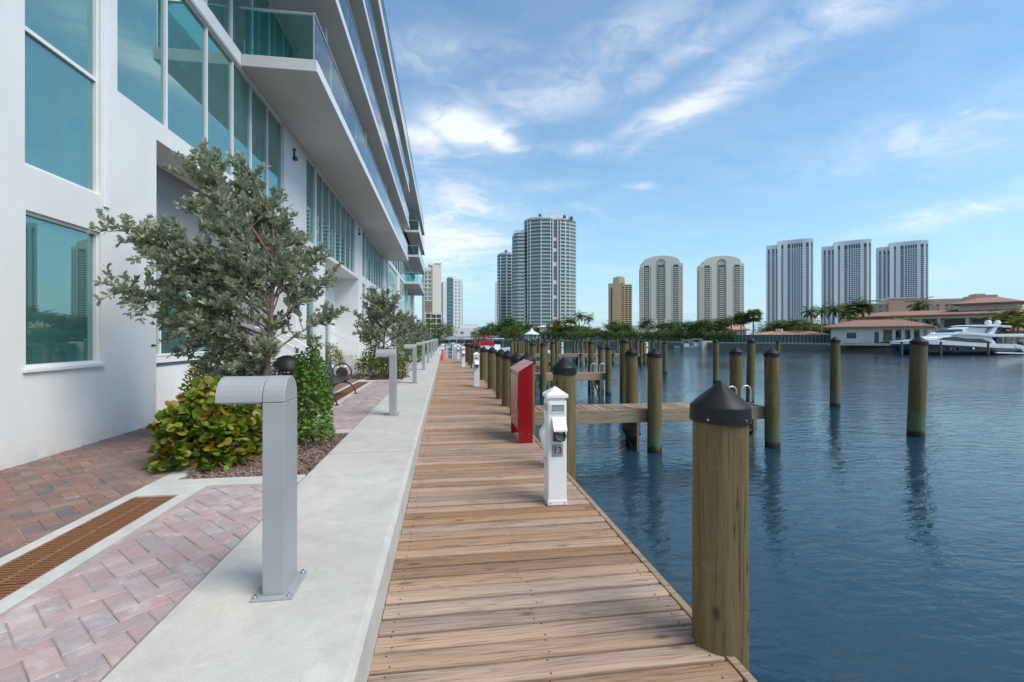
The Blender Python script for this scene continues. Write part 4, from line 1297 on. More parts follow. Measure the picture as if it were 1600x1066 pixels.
def buttonwood(label, base, tips, seed, group, dens=1.0, fork=.75):
    r = random.Random(seed)
    t = thing('silver_buttonwood_tree', label, 'tree', base, 0, group)
    tb, lb_ = MB(), MB()
    trunk = limb((0, 0, 0), (.06, -.03, fork), (.05, .03, 0), 5)
    tb.tube(trunk, [.055, .05, .047, .044, .042, .04], 9)
    top = trunk[-1]
    zmax = max(q[2] for q in tips)
    ldr = limb(top, (.10, .12, min(fork + 1.9, zmax - .35)), (.08, -.06, 0), 8)
    tb.tube(ldr, [.034 - .003 * k for k in range(9)], 8)
    def lead(z):
        for a, b in zip(ldr, ldr[1:]):
            if a.z - fork <= z <= b.z - fork: return a + (b - a) * ((z - (a.z - fork)) / max(1e-4, b.z - a.z))
        return ldr[0].copy() if z <= 0 else ldr[-1].copy()
    def twig(path, n_leaf, lmax):
        k = len(path)
        for i in range(1, k):
            a, b = path[i - 1], path[i]
            ax = (b - a).normalized()
            m = max(1, int((b - a).length / .017 * n_leaf))
            for q in range(m):
                c_ = a + (b - a) * ((q + r.random()) / m)
                for w in range(4):
                    d = (rvec(r) + ax * .9 + Vector((0, 0, .35))).normalized()
                    nn = (Vector((0, 0, 1)) + rvec(r) * .8)
                    L = lmax * r.uniform(.65, 1.1)
                    leaf_faces(lb_, c_, d, nn, L, L * r.uniform(.38, .52))
    for tx in tips:
        tip = Vector(tx)
        zl = max(0.0, min(1.9, (tip.z - fork) * .62 - r.uniform(.0, .22)))
        start = lead(zl)
        ln = (tip - start).length
        path = limb(start, tip, (r.uniform(-.1, .1), r.uniform(-.1, .1), ln * r.uniform(-.02, .14)), 9)
        r0 = .008 + .0065 * ln
        tb.tube(path, [r0 * (1 - .82 * i / 9) for i in range(10)], 6)
        twig(path[5:], 1.0 * dens, .082)
        ns = int((9 + ln * 11))
        for s in range(ns):
            tt = r.uniform(.25, .99)
            i = min(8, int(tt * 9)); p = path[i] + (path[i + 1] - path[i]) * (tt * 9 - i)
            ax = (path[i + 1] - path[i]).normalized()
            d = (ax * .75 + rvec(r) * .85 + Vector((0, 0, .25))).normalized()
            sl = r.uniform(.14, .42) * (1.15 - .5 * tt) * min(1.2, .5 + ln * .4)
            sp = limb(p, p + d * sl, rvec(r) * .04, 4)
            tb.tube(sp, [.006, .005, .004, .003, .0025], 4, caps=False)
            twig(sp[1:], 1.0 * dens, .080)
            if r.random() < .6:
                d2 = (d + rvec(r) * .9 + Vector((0, 0, .2))).normalized()
                sp2 = limb(sp[2], sp[2] + d2 * sl * .7, rvec(r) * .03, 3)
                twig(sp2, 1.0 * dens, .076)
    tb.build('trunk', M['bark'], t)
    lb_.build('crown', M['silver_leaf'], t, kind='stuff')
    return t

TB = (-2.05, 5.55, .22)
def tip_at(px, py, d): 
    x, y = P(px, d); return (x - TB[0], y - TB[1], ZH(py, d) - TB[2])
tipl = [(182, 356, 4.95), (186, 452, 4.9), (222, 392, 5.1), (240, 358, 5.0), (292, 268, 5.7), (330, 262, 5.9), (392, 272, 5.6), (308, 250, 5.4), (425, 318, 5.9), (440, 335, 5.5),
        (470, 385, 6.0), (498, 398, 5.8), (528, 490, 5.7), (518, 432, 5.9), (478, 448, 5.4), (300, 450, 5.0), (262, 462, 5.5), (352, 385, 5.0), (405, 430, 5.1), (430, 500, 5.4), (340, 515, 5.0),
        (392, 548, 5.2), (250, 500, 5.7), (300, 325, 5.2), (360, 330, 5.1), (330, 420, 6.1), (400, 370, 6.1), (440, 400, 5.2), (355, 470, 4.95), (290, 400, 5.1), (380, 300, 6.0), (300, 540, 5.3), (350, 560, 5.2), (260, 420, 5.3), (372, 262, 5.6), (352, 596, 5.3), (392, 596, 5.4), (322, 578, 5.4), (408, 586, 5.3), (335, 590, 5.5), (372, 604, 5.2), (415, 540, 5.1), (370, 570, 5.0), (305, 510, 5.0)]
G3 = 'silver buttonwood trees in the planting beds'
tree1 = buttonwood('large silver leaved buttonwood tree in the nearest planting bed', TB, [tip_at(*q) for q in tipl], 4, G3, .60, .72)
# a rounder smaller specimen for the other beds
r_ = random.Random(21)
tips2 = []
for k in range(26):
    a = k * 2.4; zz = 1.15 + 1.65 * (k / 25.0); rr = (1.0 - .55 * max(0, zz - 1.6)) * r_.uniform(.75, 1.1)
    tips2.append((rr * math.cos(a), rr * math.sin(a), zz))
tree2 = buttonwood('silver buttonwood tree in the second planting bed, beyond the bench', (-2.0, 15.1, .22), tips2, 9, G3, .52, .7)
dup(tree2, (-2.0, 24.6, .22), 1.9, 'smaller silver buttonwood tree in the third planting bed', None, .92)
dup(tree2, (-2.0, 34.2, .22), 3.9, 'distant silver buttonwood tree in the fourth planting bed', None, .9)
dup(tree2, (-2.0, 43.6, .22), 5.0, 'farthest silver buttonwood tree, near the end of the building', None, .85)

def shrub(name, label, cat, loc, mat, n, ext, leaf, kind, seed, group=None, individual=0, stems=14, cond=None, upright=.0):
    """mound of leaves: shell and inside of an uneven ellipsoid, on stems"""
    r = random.Random(seed)
    t = thing(name, label, cat, loc, 0, group)
    sb = MB(); lb_ = MB(); singles = []
    for k in range(stems):
        a = r.uniform(0, 6.28); e = r.uniform(.35, 1.4)
        p = Vector((ext[0] * math.cos(a) * math.cos(e), ext[1] * math.sin(a) * math.cos(e), ext[2] * math.sin(e))) * r.uniform(.75, .98)
        sb.tube(limb((r.uniform(-.1, .1), r.uniform(-.1, .1), 0), p, (0, 0, .12), 5), [.014, .012, .010, .008, .006, .004], 5)
    sb.build('stem', M['bark'], t)
    i = 0
    while i < n:
        v = rvec(r)
        if v.z < -.25: v.z = abs(v.z)
        q = .58 + .42 * r.random() ** .5
        bump = 1 + .20 * mnoise.noise(v * 2.6 + Vector((seed, 0, 0))) + .12 * mnoise.noise(v * 6 + Vector((0, seed, 0)))
        p = Vector((v.x * ext[0], v.y * ext[1], max(.02, v.z * ext[2] + (.10 if ext[2] > .5 else .03)))) * (q * bump)
        if p.z < .02: continue
        if cond and not cond(p): continue
        d = (Vector((v.x, v.y, .15 + upright)) + rvec(r) * .7).normalized()
        nn = (Vector((v.x * .8, v.y * .8, .8)) + rvec(r) * .65).normalized()
        L = leaf[0] * r.uniform(.65, 1.2)
        # visible side first for the single leaves
        wx, wy = p.x + loc[0], p.y + loc[1]
        front = q * bump > .86 and (v.x * -loc[0] + v.y * -loc[1]) > -.2
        if len(singles) < individual and front: singles.append((p, d, nn, L))
        else: leaf_faces(lb_, p, d, nn, L, L * leaf[1], kind)
        i += 1
    if singles:
        m_ = MB(); leaf_faces(m_, Vector((0, 0, 0)), Vector((1, 0, 0)), Vector((0, 0, 1)), 1.0, leaf[1], kind)
        mes = []
        for k in range(1): mes.append(m_.mesh('leaf', mat))
        for p, d, nn, L in singles:
            s = d.cross(nn).normalized(); n2 = s.cross(d)
            R = Matrix((d, -s, n2)).transposed()
            place('leaf', mes[0], p, t, rot=R.to_euler(), scale=(L, L, L))
    lb_.build('foliage', mat, t, kind='stuff')
    return t

def leafmat_single(name, cols, rough=.35):
    m = leafmat(name, cols, rough)
    N = NT(m.node_tree)
    oi = N.n('ShaderNodeObjectInfo')
    geo = [n for n in m.node_tree.nodes if n.type == 'NEW_GEOMETRY'][0]
    mul = [l.to_node for l in m.node_tree.links if l.from_node == geo and l.from_socket.name == 'Random Per Island'][0]
    s = N.m('FRACT', N.m('ADD', geo.outputs['Random Per Island'], oi.outputs['Random']))
    N.l(s, mul.inputs[0])
    # two-tone blade: bronze towards the rim, as sea grape has
    return m
M['grape_leaf'] = leafmat_single('sea_grape_leaf', [(.05, .11, .010), (.10, .20, .018), (.20, .27, .022), (.17, .085, .022), (.32, .33, .035), (.09, .17, .015), (.14, .22, .02), (.28, .17, .03), (.12, .21, .02), (.07, .14, .014)])
shrub('sea_grape_shrub', 'round leaved sea grape shrub with yellow and bronze leaves in the nearest planting bed', 'shrub', (-2.38, 5.22, .25), M['grape_leaf'], 2600, (.43, .60, .64), (.080, .95), 'round', 3, None, 290, 18)
shrub('green_shrub', 'fresh green small leaved shrub at the mulch, beside the black bench', 'shrub', (-1.68, 6.12, .24), M['green_leaf'], 2900, (.25, .40, 1.04), (.056, .64), 'ellipse', 8, None, 0, 14)
shrub('green_shrub', 'low green shoots on the mulch to the right of the nearest bollard light', 'shrub', (-1.56, 5.75, .24), M['green_leaf'], 420, (.24, .26, .30), (.05, .65), 'ellipse', 18, None, 0, 6)
shrub('croton_shrub', 'yellow and green croton shrub against the porch under the window', 'shrub', (-3.72, 8.35, .24), M['croton_leaf'], 1700, (.40, .85, .92), (.085, .40), 'ellipse', 5, None, 0, 16, None, .5)
shrub('clipped_shrub', 'rounded yellow green shrub by the second porch handrail', 'shrub', (-4.35, 18.3, .24), M['hedge_leaf'], 2200, (.55, .85, .98), (.06, .6), 'ellipse', 6)
G4 = 'green shrubs in the second planting bed'
shrub('planting_bed_shrub', 'bushy green shrub at the near end of the second planting bed', 'shrub', (-1.95, 14.75, .24), M['hedge_leaf'], 2600, (.75, .75, .95), (.07, .62), 'ellipse', 12, G4)
s2 = shrub('planting_bed_shrub', 'second green shrub in the second planting bed, under the tree', 'shrub', (-1.85, 15.6, .24), M['green_leaf'], 1800, (.65, .6, .72), (.07, .62), 'ellipse', 13, G4)
dup(s2, (-1.9, 24.2, .24), .8, 'green shrub in the third planting bed', 'green shrubs in the further planting beds', 1.3)
dup(s2, (-1.9, 33.8, .24), 2.2, 'green shrub in the fourth planting bed', 'green shrubs in the further planting beds', 1.3)
dup(s2, (-1.7, 43.4, .24), 2.9, 'distant green shrub near the end of the building', 'green shrubs in the further planting beds', 1.35)

# mulch chips
def mulch(x0, x1, y0, y1, n, seed, label):
    r = random.Random(seed); m_ = MB()
    for k in range(n):
        x, y = r.uniform(x0, x1), r.uniform(y0, y1)
        a = r.uniform(0, 6.28); L = r.uniform(.012, .03); w = r.uniform(.005, .011); h = .003
        T_ = Matrix.Translation((x, y, .222 + r.uniform(0, .016))) @ Matrix.Rotation(a, 4, 'Z') @ Matrix.Rotation(r.uniform(-.5, .5), 4, 'Y') @ Matrix.Rotation(r.uniform(-.4, .4), 4, 'X')
        m_.box(-L, L, -w, w, -h, h, 0, T_)
    o = m_.build('mulch', M['mulch'], None, kind='stuff'); o['label'] = label; o['category'] = 'mulch'
mulch(-2.32, -1.245, 4.46, 6.33, 4800, 2, 'reddish brown wood chip mulch in the nearest planting bed')
mulch(-2.32, -1.245, 13.96, 15.83, 1500, 4, 'wood chip mulch in the second planting bed')
# up-light on the mulch
t = thing('garden_uplight', 'small dark garden uplight on the mulch behind the nearest bollard light', 'light', (-1.55, 5.0, .23))
MB().tube([(0, 0, 0), (0, 0, .1)], .012, 8).build('stake', M['dark_plastic'], t)
MB().tube([(-.02, .01, .10), (.02, -.04, .19)], .038, 12).build('lamp', M['plate_grey'], t)

# ---------------------------------------------------------------- far trees
def far_tree(name, label, loc, h, w, mat, seed, group, n=1500, leaf=.34, lobes=8, trunk_h=.28):
    r = random.Random(seed)
    t = thing(name, label, 'tree', loc, 0, group)
    tb = MB()
    tb.tube(limb((0, 0, -.3), (r.uniform(-.2, .2), r.uniform(-.2, .2), h * .55), (.15, 0, 0), 5), [w * .035, w * .03, w * .026, w * .022, w * .018, w * .012], 7)
    L = []
    for k in range(lobes):
        a = k * 2.4 + r.uniform(-.5, .5); q = r.uniform(.15, .75) * w * .5; z = h * r.uniform(trunk_h + .12, .82)
        c = Vector((q * math.cos(a), q * math.sin(a), z))
        L.append((c, w * r.uniform(.17, .30), h * r.uniform(.12, .2)))
        tb.tube(limb((0, 0, h * .3), c, (0, 0, .2), 4), [w * .014] * 2 + [w * .009] * 2 + [w * .004], 5)
    tb.build('trunk', M['bark'], t)
    m_ = MB()
    for k in range(n):
        c, rx, rz = L[r.randrange(lobes)]
        v = rvec(r); q = r.uniform(.45, 1.08) * (1 + .3 * mnoise.noise(v * 3 + c))
        p = c + Vector((v.x * rx, v.y * rx, v.z * rz)) * q
        d = (v + rvec(r) * .8 + Vector((0, 0, -.15))).normalized(); s = leaf * r.uniform(.5, 1.2)
        leaf_faces(m_, p, d, (v + Vector((0, 0, .6)) + rvec(r) * .5), s, s * .55, 'flat')
    m_.build('crown', mat, t, kind='stuff')
    return t
def palm(name, label, loc, h, mat, seed, group, fronds=17, fl=2.6, droop=1.0, fan=False, skirt=False, leaflets=20, tr=.16):
    r = random.Random(seed)
    t = thing(name, label, 'palm tree', loc, 0, group)
    lean = r.uniform(-.06, .06) * h
    path = limb((0, 0, -.3), (lean, r.uniform(-.03, .03) * h, h), (lean * -.2, 0, 0), 7)
    MB().tube(path, [tr * 1.5] + [tr * (1.12 - .4 * k / 7) for k in range(7)], 8).build('trunk', M['palm_trunk'], t)
    top = path[-1]; m_ = MB(); dm = MB()
    def frond(mb, a, e, L, dr):
        n = 8; pts_ = []; p = Vector(top); 
        el_ = e
        for k in range(n + 1):
            pts_.append(p.copy())
            p = p + Vector((math.cos(a) * math.cos(el_), math.sin(a) * math.cos(el_), math.sin(el_))) * (L / n)
            el_ -= dr / n * (.7 + .9 * k / n)
        mb.tube(pts_, [.035 - .003 * k for k in range(n + 1)], 4, caps=False)
        sd_ = Vector((-math.sin(a), math.cos(a), 0))
        for k in range(leaflets):
            tt = .12 + .86 * (k + r.random() * .5) / leaflets
            i = min(n - 1, int(tt * n)); q = pts_[i] + (pts_[i + 1] - pts_[i]) * (tt * n - i); ax = (pts_[i + 1] - pts_[i]).normalized()
            ll = L * .30 * (math.sin(math.pi * min(1, tt * .9 + .12)) * .75 + .25)
            for sg in (-1, 1):
                d = (sd_ * sg + ax * .75 + Vector((0, 0, -.45 * droop + r.uniform(-.2, .15)))).normalized()
                leaf_faces(mb, q, d, Vector((0, 0, 1)), ll, ll * .24 + .05, 'flat')
    def fanleaf(mb, a, e, L):
        d0 = Vector((math.cos(a) * math.cos(e), math.sin(a) * math.cos(e), math.sin(e)))
        p = top + d0 * L * .5
        mb.tube([top, p], .02, 4, caps=False)
        sd_ = Vector((-math.sin(a), math.cos(a), 0)); up_ = d0.cross(sd_) * -1
        for k in range(9):
            b = (k - 4) / 4 * 1.5
            d = (d0 * math.cos(b) + sd_ * math.sin(b) + Vector((0, 0, -.25 * abs(b)))).normalized()
            leaf_faces(mb, p, d, up_ + sd_ * .2, L * .6, L * .16, 'flat')
    for k in range(fronds):
        a = k * 2.399 + r.uniform(-.25, .25); e = 1.25 - (2.2 if fan else 1.75) * (k / (fronds - 1)) + r.uniform(-.12, .12)
        if fan: fanleaf(m_, a, e, fl * r.uniform(.8, 1.1))
        else: frond(m_, a, e, fl * r.uniform(.8, 1.1), 1.25 * droop)
    m_.build('frond', mat, t, kind='stuff')
    if skirt:
        for k in range(14): frond(dm, k * 2.4, -.75 + r.uniform(-.4, .2), fl * .55, .8)
        dm.build('dead_frond', M['palm_dead'], t, kind='stuff')
    return t

gz = .22
def top_h(py, d): return ZH(py, d) - gz
G5 = 'trees along the far bank'; G6 = 'palms along the far bank'
# prototypes, then copies with their own place, size and turn
protoT = [far_tree('bank_tree', '', (0, 0, -400), 8, 9, M['tree_leaf'], 31 + k, G5, 3200, .52, 12) for k in range(3)]
protoY = [far_tree('bank_tree', '', (0, 0, -400), 7, 8, M['tree_leaf_yellow'], 51 + k, G5, 2800, .52, 11) for k in range(2)]
protoP = [palm('coconut_palm', '', (0, 0, -400), 8, M['palm_leaf'], 71 + k, G6, 24, 3.0) for k in range(3)]
protoF = [palm('sabal_palm', '', (0, 0, -400), 7, M['palm_leaf'], 81, G6, 52, 2.1, 1.0, True, True)]
protoG = [palm('golden_palm', '', (0, 0, -400), 5, M['palm_yellow'], 91, G6, 18, 2.8, .8, False, False, 17, .12)]
used = set()
rv = random.Random(77)
def put(protos, px, d, py_top, base_h, label, wide=1.0, group=None):
    pr = protos[rv.randrange(len(protos))]
    x, y = P(px, d); k = top_h(py_top, d) / base_h
    sc_ = (k * wide, k * wide, k)
    if pr.name not in used:
        used.add(pr.name); pr.location = (x, y, gz); pr.scale = sc_; pr['label'] = label; pr.rotation_euler = (0, 0, rv.uniform(0, 6.28))
        if group: pr['group'] = group
        return pr
    return dup(pr, (x, y, gz), rv.uniform(0, 6.28), label, group, sc_)
HT, HP, HF, HGp = 7.6, 9.3, 8.3, 6.8
def sd(px, add=6): return shore_d(px) + add
trees = [  # proto, px, extra distance, top py, base height, label, width factor
    (protoT, 757, 14, 514, HT, 'dark green tree on the far bank just left of the two joined glass towers', 1.1),
    (protoT, 772, 8, 510, HT, 'rounded dark tree on the far bank below the pale sliver tower', 1.0),
    (protoT, 789, 14, 503, HT, 'leafy tree at the foot of the shorter glass tower, left side', 1.1),
    (protoY, 802, 6, 512, HT, 'yellow green tree at the foot of the shorter glass tower', 1.2),
    (protoT, 812, 24, 506, HT, 'dark tree behind the white gazebo, to its left', 1.1),
    (protoT, 846, 22, 512, HT, 'dark tree behind the white gazebo, to its right', 1.2),
    (protoY, 868, 8, 506, HT, 'bright yellow green tree in front of the tall glass tower', 1.2),
    (protoY, 884, 10, 508, HT, 'second bright green tree in front of the tall glass tower, further right', 1.2),
    (protoT, 903, 12, 510, HT, 'green tree under the two tall palms right of the glass tower', 1.2),
    (protoT, 925, 14, 516, HT, 'low dark tree left of the gold tower', 1.3),
    (protoT, 945, 10, 519, HT, 'low rounded tree at the left foot of the gold tower', 1.5),
    (protoT, 968, 8, 511, HT, 'broad dark green tree in front of the gold tower', 1.5),
    (protoT, 983, 12, 513, HT, 'broad dark green tree in front of the gold tower, on its right side', 1.3),
    (protoT, 1045, 10, 512, HT, 'dark leafy tree below the left arched tower', 1.3),
    (protoT, 1073, 9, 510, HT, 'dark tree between the two arched towers', 1.3),
    (protoT, 1090, 14, 506, HT, 'leafy tree at the left foot of the right arched tower', 1.2),
    (protoY, 1106, 6, 523, HT, 'low yellow green bush tree by the small boats', 1.3),
    (protoT, 1122, 12, 504, HT, 'dark leafy tree in front of the right arched tower', 1.3),
    (protoT, 1228, 40, 505, HT, 'tree behind the orange roof, left of its middle', 1.3),
    (protoT, 1252, 44, 504, HT, 'tree behind the orange roof, right of its middle', 1.4),
    (protoT, 1205, 40, 507, HT, 'tree behind the left end of the orange roof', 1.3),
    (protoY, 1290, 30, 506, HT, 'yellow green tree left of the pool house', 1.1),
    (protoT, 1278, 36, 510, HT, 'dark tree behind the right end of the orange roof', 1.3),
    (protoY, 1412, 18, 495, HT, 'yellow green tree in front of the mansion balcony, right of a pair', .9),
    (protoY, 1390, 15, 497, HT, 'yellow green tree in front of the mansion balcony, left of a pair', .9),
    (protoT, 1540, 34, 512, HT, 'dark green tree at the right end of the mansion', 1.0),
]
for pr, px, add, py, bh, lb_, wd_ in trees: put(pr, px, sd(px, add), py - 4, bh, lb_, wd_)
palms = [
    (protoP, 905, 30, 487, HP, 'tall palm at the right edge of the glass tower, left of a pair', .9),
    (protoP, 921, 30, 491, HP, 'tall palm just right of the glass tower, right of a pair', .9),
    (protoP, 855, 14, 505, HP, 'brownish palm in front of the tall glass tower', .8),
    (protoP, 934, 16, 511, HP, 'low palm left of the gold tower', 1.0),
    (protoP, 785, 10, 514, HP, 'low palm at the left foot of the shorter glass tower', 1.0),
    (protoP, 1003, 8, 506, HP, 'palm in front of the left edge of the left arched tower', 1.1),
    (protoP, 1019, 8, 508, HP, 'palm in front of the left arched tower, beside two others', 1.1),
    (protoP, 1040, 8, 503, HP, 'larger palm in front of the middle of the left arched tower', 1.2),
    (protoP, 1060, 10, 512, HP, 'palm at the right foot of the left arched tower', 1.1),
    (protoP, 1093, 6, 502, HP, 'palm at the left edge of the right arched tower', 1.2),
    (protoP, 1112, 6, 506, HP, 'palm in front of the right arched tower', 1.2),
    (protoF, 1158, 7, 492, HF, 'big fan palm with brown dead skirt, left of a pair', 1.2),
    (protoF, 1177, 6, 487, HF, 'big fan palm with brown dead skirt, right of a pair', 1.25),
    (protoP, 1163, 16, 489, HP, 'palm rising behind the pair of fan palms', 1.0),
    (protoP, 1268, 18, 480, HP, 'tall slender palm left of the second white tower', .8),
    (protoP, 1284, 20, 478, HP, 'tall slender palm in front of the second white tower, left edge', .8),
    (protoP, 1303, 16, 475, HP, 'tall palm in front of the second white tower', .9),
    (protoP, 1335, 14, 472, HP, 'big dense palm left of the mansion roof', 1.15),
    (protoP, 1348, 15, 468, HP, 'tallest big palm left of the mansion roof', 1.15),
    (protoP, 1325, 12, 484, HP, 'shorter palm behind the pool house roof', 1.1),
    (protoP, 1438, 34, 467, HP, 'palm rising behind the mansion roof', .95),
    (protoP, 1526, 40, 471, HP, 'slender palm behind the tiled turret roof', .9),
    (protoP, 1462, 9, 502, HP, 'small palm in front of the mansion arches, behind the yacht', .9),
    (protoG, 1570, 12, 480, HGp, 'golden palm right of the mansion, left of a pair', 1.5),
    (protoG, 1592, 10, 477, HGp, 'golden palm at the right edge, behind the yacht', 1.5),
    (protoG, 1583, 7, 492, HGp, 'golden palm with drooping fronds at the right edge, in front of a pair', 1.6),
    (protoG, 1548, 14, 494, HGp, 'golden palm beside the right end of the mansion', 1.4),
    (protoG, 1560, 8, 503, HGp, 'low golden palm behind the stern of the yacht', 1.3),
    (protoP, 722, 60, 518, HP, 'small far palm near the canal bridge', 1.0),
    (protoP, 742, 16, 517, HP, 'small far palm right of the white twin block', 1.0),
]
fill = [(768, 508), (797, 500), (826, 510), (872, 503), (892, 500), (948, 510), (962, 505), (978, 508), (1011, 502), (1029, 509), (1052, 505), (1070, 506), (1083, 509), (1102, 503), (1130, 501), (1142, 498), (1216, 507), (1240, 503), (1262, 508)]
near_ = ['left end of the glass towers', 'shorter glass tower', 'white gazebo', 'tall glass tower', 'right corner of the tall glass tower', 'left side of the gold tower', 'centre of the gold tower', 'right side of the gold tower', 'left arched tower, left bay', 'left arched tower, centre bay', 'left arched tower, right bay', 'gap beside the left arched tower', 'gap before the right arched tower', 'right arched tower, left bay', 'right arched tower, centre bay', 'right arched tower, right edge', 'orange roof, left half', 'orange roof, middle', 'orange roof, right half']
for (px, py), q in zip(fill, near_): palms.append((protoP, px, rv.uniform(5, 12) if px < 1150 else 36, py - 4, HP, 'bushy palm on the bank in line with the ' + q, 1.35))
for pr, px, add, py, bh, lb_, wd_ in palms: put(pr, px, sd(px, add), py, bh, lb_, wd_)
ft = far_tree('round_tree', 'round green tree at the far end of the promenade', (-.9, 59, .2), 3.9, 4.4, M['tree_leaf'], 41, None, 2600, .2, 10, .12)
# low hedges / undergrowth on the bank
def bank_hedge(px0, px1, add, py, label, mat, seed):
    r = random.Random(seed); m_ = MB(); n = int((px1 - px0) * 70)
    for k in range(n):
        px = r.uniform(px0, px1); d = sd(px, add) + r.uniform(-1.5, 1.5); x, y = P(px, d)
        hh = top_h(py, d) * (1 + .25 * mnoise.noise(Vector((px * .09, seed, 0))))
        z = gz + hh * r.random() ** .7
        v = rvec(r); s = .42 * r.uniform(.5, 1.1)
        leaf_faces(m_, Vector((x, y, z)), v, Vector((0, -.5, 1)) + rvec(r), s, s * .6, 'flat')
    o = m_.build('hedge', mat, None, kind='stuff'); tag(o, label, 'hedge')
bank_hedge(735, 985, 4, 519, 'leafy undergrowth along the far bank below the glass towers', M['tree_leaf'], 3)
bank_hedge(985, 1150, 4, 519, 'dark undergrowth along the far bank below the arched towers', M['tree_leaf'], 5)
bank_hedge(1140, 1292, 9.5, 527.0, 'clipped hedge above the green fence screen', M['hedge_leaf'], 7)
bank_hedge(1342, 1420, 2.6, 536.5, 'low flowering hedge in front of the pool house', M['croton_leaf'], 9)

# ================================================================== FAR TOWERS
def face_to(px, d, extra=0.0):
    x, y = P(px, d)
    return x, y, math.atan2(y, x) - math.pi / 2 + extra     # local -Y looks to the camera
def tower(name, label, px, d, extra=0.0, group=None):
    x, y, rz = face_to(px, d, extra)
    return thing(name, label, 'tower', (x, y, gz), rz, group)

def arched_tower(label, px, d, extra):
    t = tower('arched_tower', label, px, d, extra, 'cream towers with arched tops')
    w = 64.0; hw = w / 2; D = 26.0; hs = 115.5; hc = 128.0
    def top(x):
        u = abs(x) / hw
        if u > .86: return hs
        return hs + (hc - hs) * math.sqrt(max(0, 1 - (u / .90) ** 2.2))
    MB().prism([(-hw + .6, 1.2), (hw - .6, 1.2), (hw - .6, D), (-hw + .6, D)], 0, hs - 1.5).build('core', M['dark_glass'], t)
    gaps = [(-.80, -.55, hs - 2), (-.155, .155, hs + 2), (.56, .80, hs - 2)]     # dark balcony bays, in half widths
    edges = [-1.0] + [v for g in gaps for v in g[:2]] + [1.0]
    wl = MB()
    for a, b in zip(edges[0::2], edges[1::2]):
        n = 6
        xs = [hw * (a + (b - a) * k / n) for k in range(n + 1)]
        pl = [(xs[0], 0), (xs[-1], 0)] + [(x, top(x)) for x in reversed(xs)]
        wl.prism(pl, 0, 1.6, 'y')
    for a, b, zt in gaps:
        n = 8; xs = [hw * (a + (b - a) * k / n) for k in range(n + 1)]
        if a < 0 < b:
            low = [(x, zt + 3.6 * math.sqrt(max(0, 1 - (x / (hw * b)) ** 2))) for x in xs]
        else: low = [(x, zt) for x in xs]
        wl.prism(low + [(x, top(x)) for x in reversed(xs)], .003, 1.597, 'y')
    # roof body behind the arch and the side walls
    n = 16; xs = [hw * (-.92 + 1.84 * k / n) for k in range(n + 1)]
    wl.prism([(xs[0], hs - 2)] + [(xs[-1], hs - 2)] + [(x, top(x) - .4) for x in reversed(xs)], 1.6, D, 'y')
    wl.box(-hw, -hw + .6, 1.6, D, 0, hs - .4); wl.box(hw - .6, hw, 1.6, D, 0, hs - .4)
    wl.build('wall', M['cream'], t)
    sl_ = MB(); wn = MB(); fins = MB()
    fl_ = 3.0
    for k in range(1, int((hs - 3) / fl_)):
        z = k * fl_
        for a, b, zt in gaps:
            x0, x1 = hw * a + .02, hw * b - .02
            mid = .12 if a < 0 < b else .16
            sl_.box(x0 + (x1 - x0) * mid, x1 - (x1 - x0) * mid, -.5, 1.19, z, z + 1.25)
            sl_.box(x0, x1, .35, 1.19, z, z + .35)
        for u in (-.95, -.87, -.49, .50, .87, .95):
            wn.box(hw * u - .75, hw * u + .75, -.06, .02, z + 1.0, z + 2.5)
        for yy in (6, 11, 16, 21):
            sl_.box(-hw - 1.0, -hw - .001, yy - 1.5, yy + 1.5, z, z + .9)
    sl_.build('balconies', M['cream'], t, kind='stuff')
    wn.build('windows', M['dark_glass'], t, kind='stuff')
    # dark outline of the arched centre bay
    o_ = MB(); x = hw * .185; pts_ = [(-x, -.12, 30)] + [(-x, -.12, hs + 2)] + [(x * math.cos(math.pi - math.pi * k / 12), -.12, hs + 2 + 5.2 * math.sin(math.pi * k / 12)) for k in range(1, 12)] + [(x, -.12, hs + 2), (x, -.12, 30)]
    o_.tube(pts_, .55, 4); o_.build('arch_moulding', M['green_glass'], t)
    pe = MB(); pe.prism([(-hw * .95, hs), (-hw * .70, hs + 9.4), (-hw * .70, hs + 8.0), (-hw * .9, hs - .5)], .4, 1.2, 'y'); pe.build('roof_glazing', M['green_glass'], t)
    return t
arched_tower('cream tower with an arched top, left of a pair, right of the gold tower', 1033, 722, .05)
arched_tower('cream tower with an arched top, right of a pair, in the middle of the skyline', 1128, 722, .22)

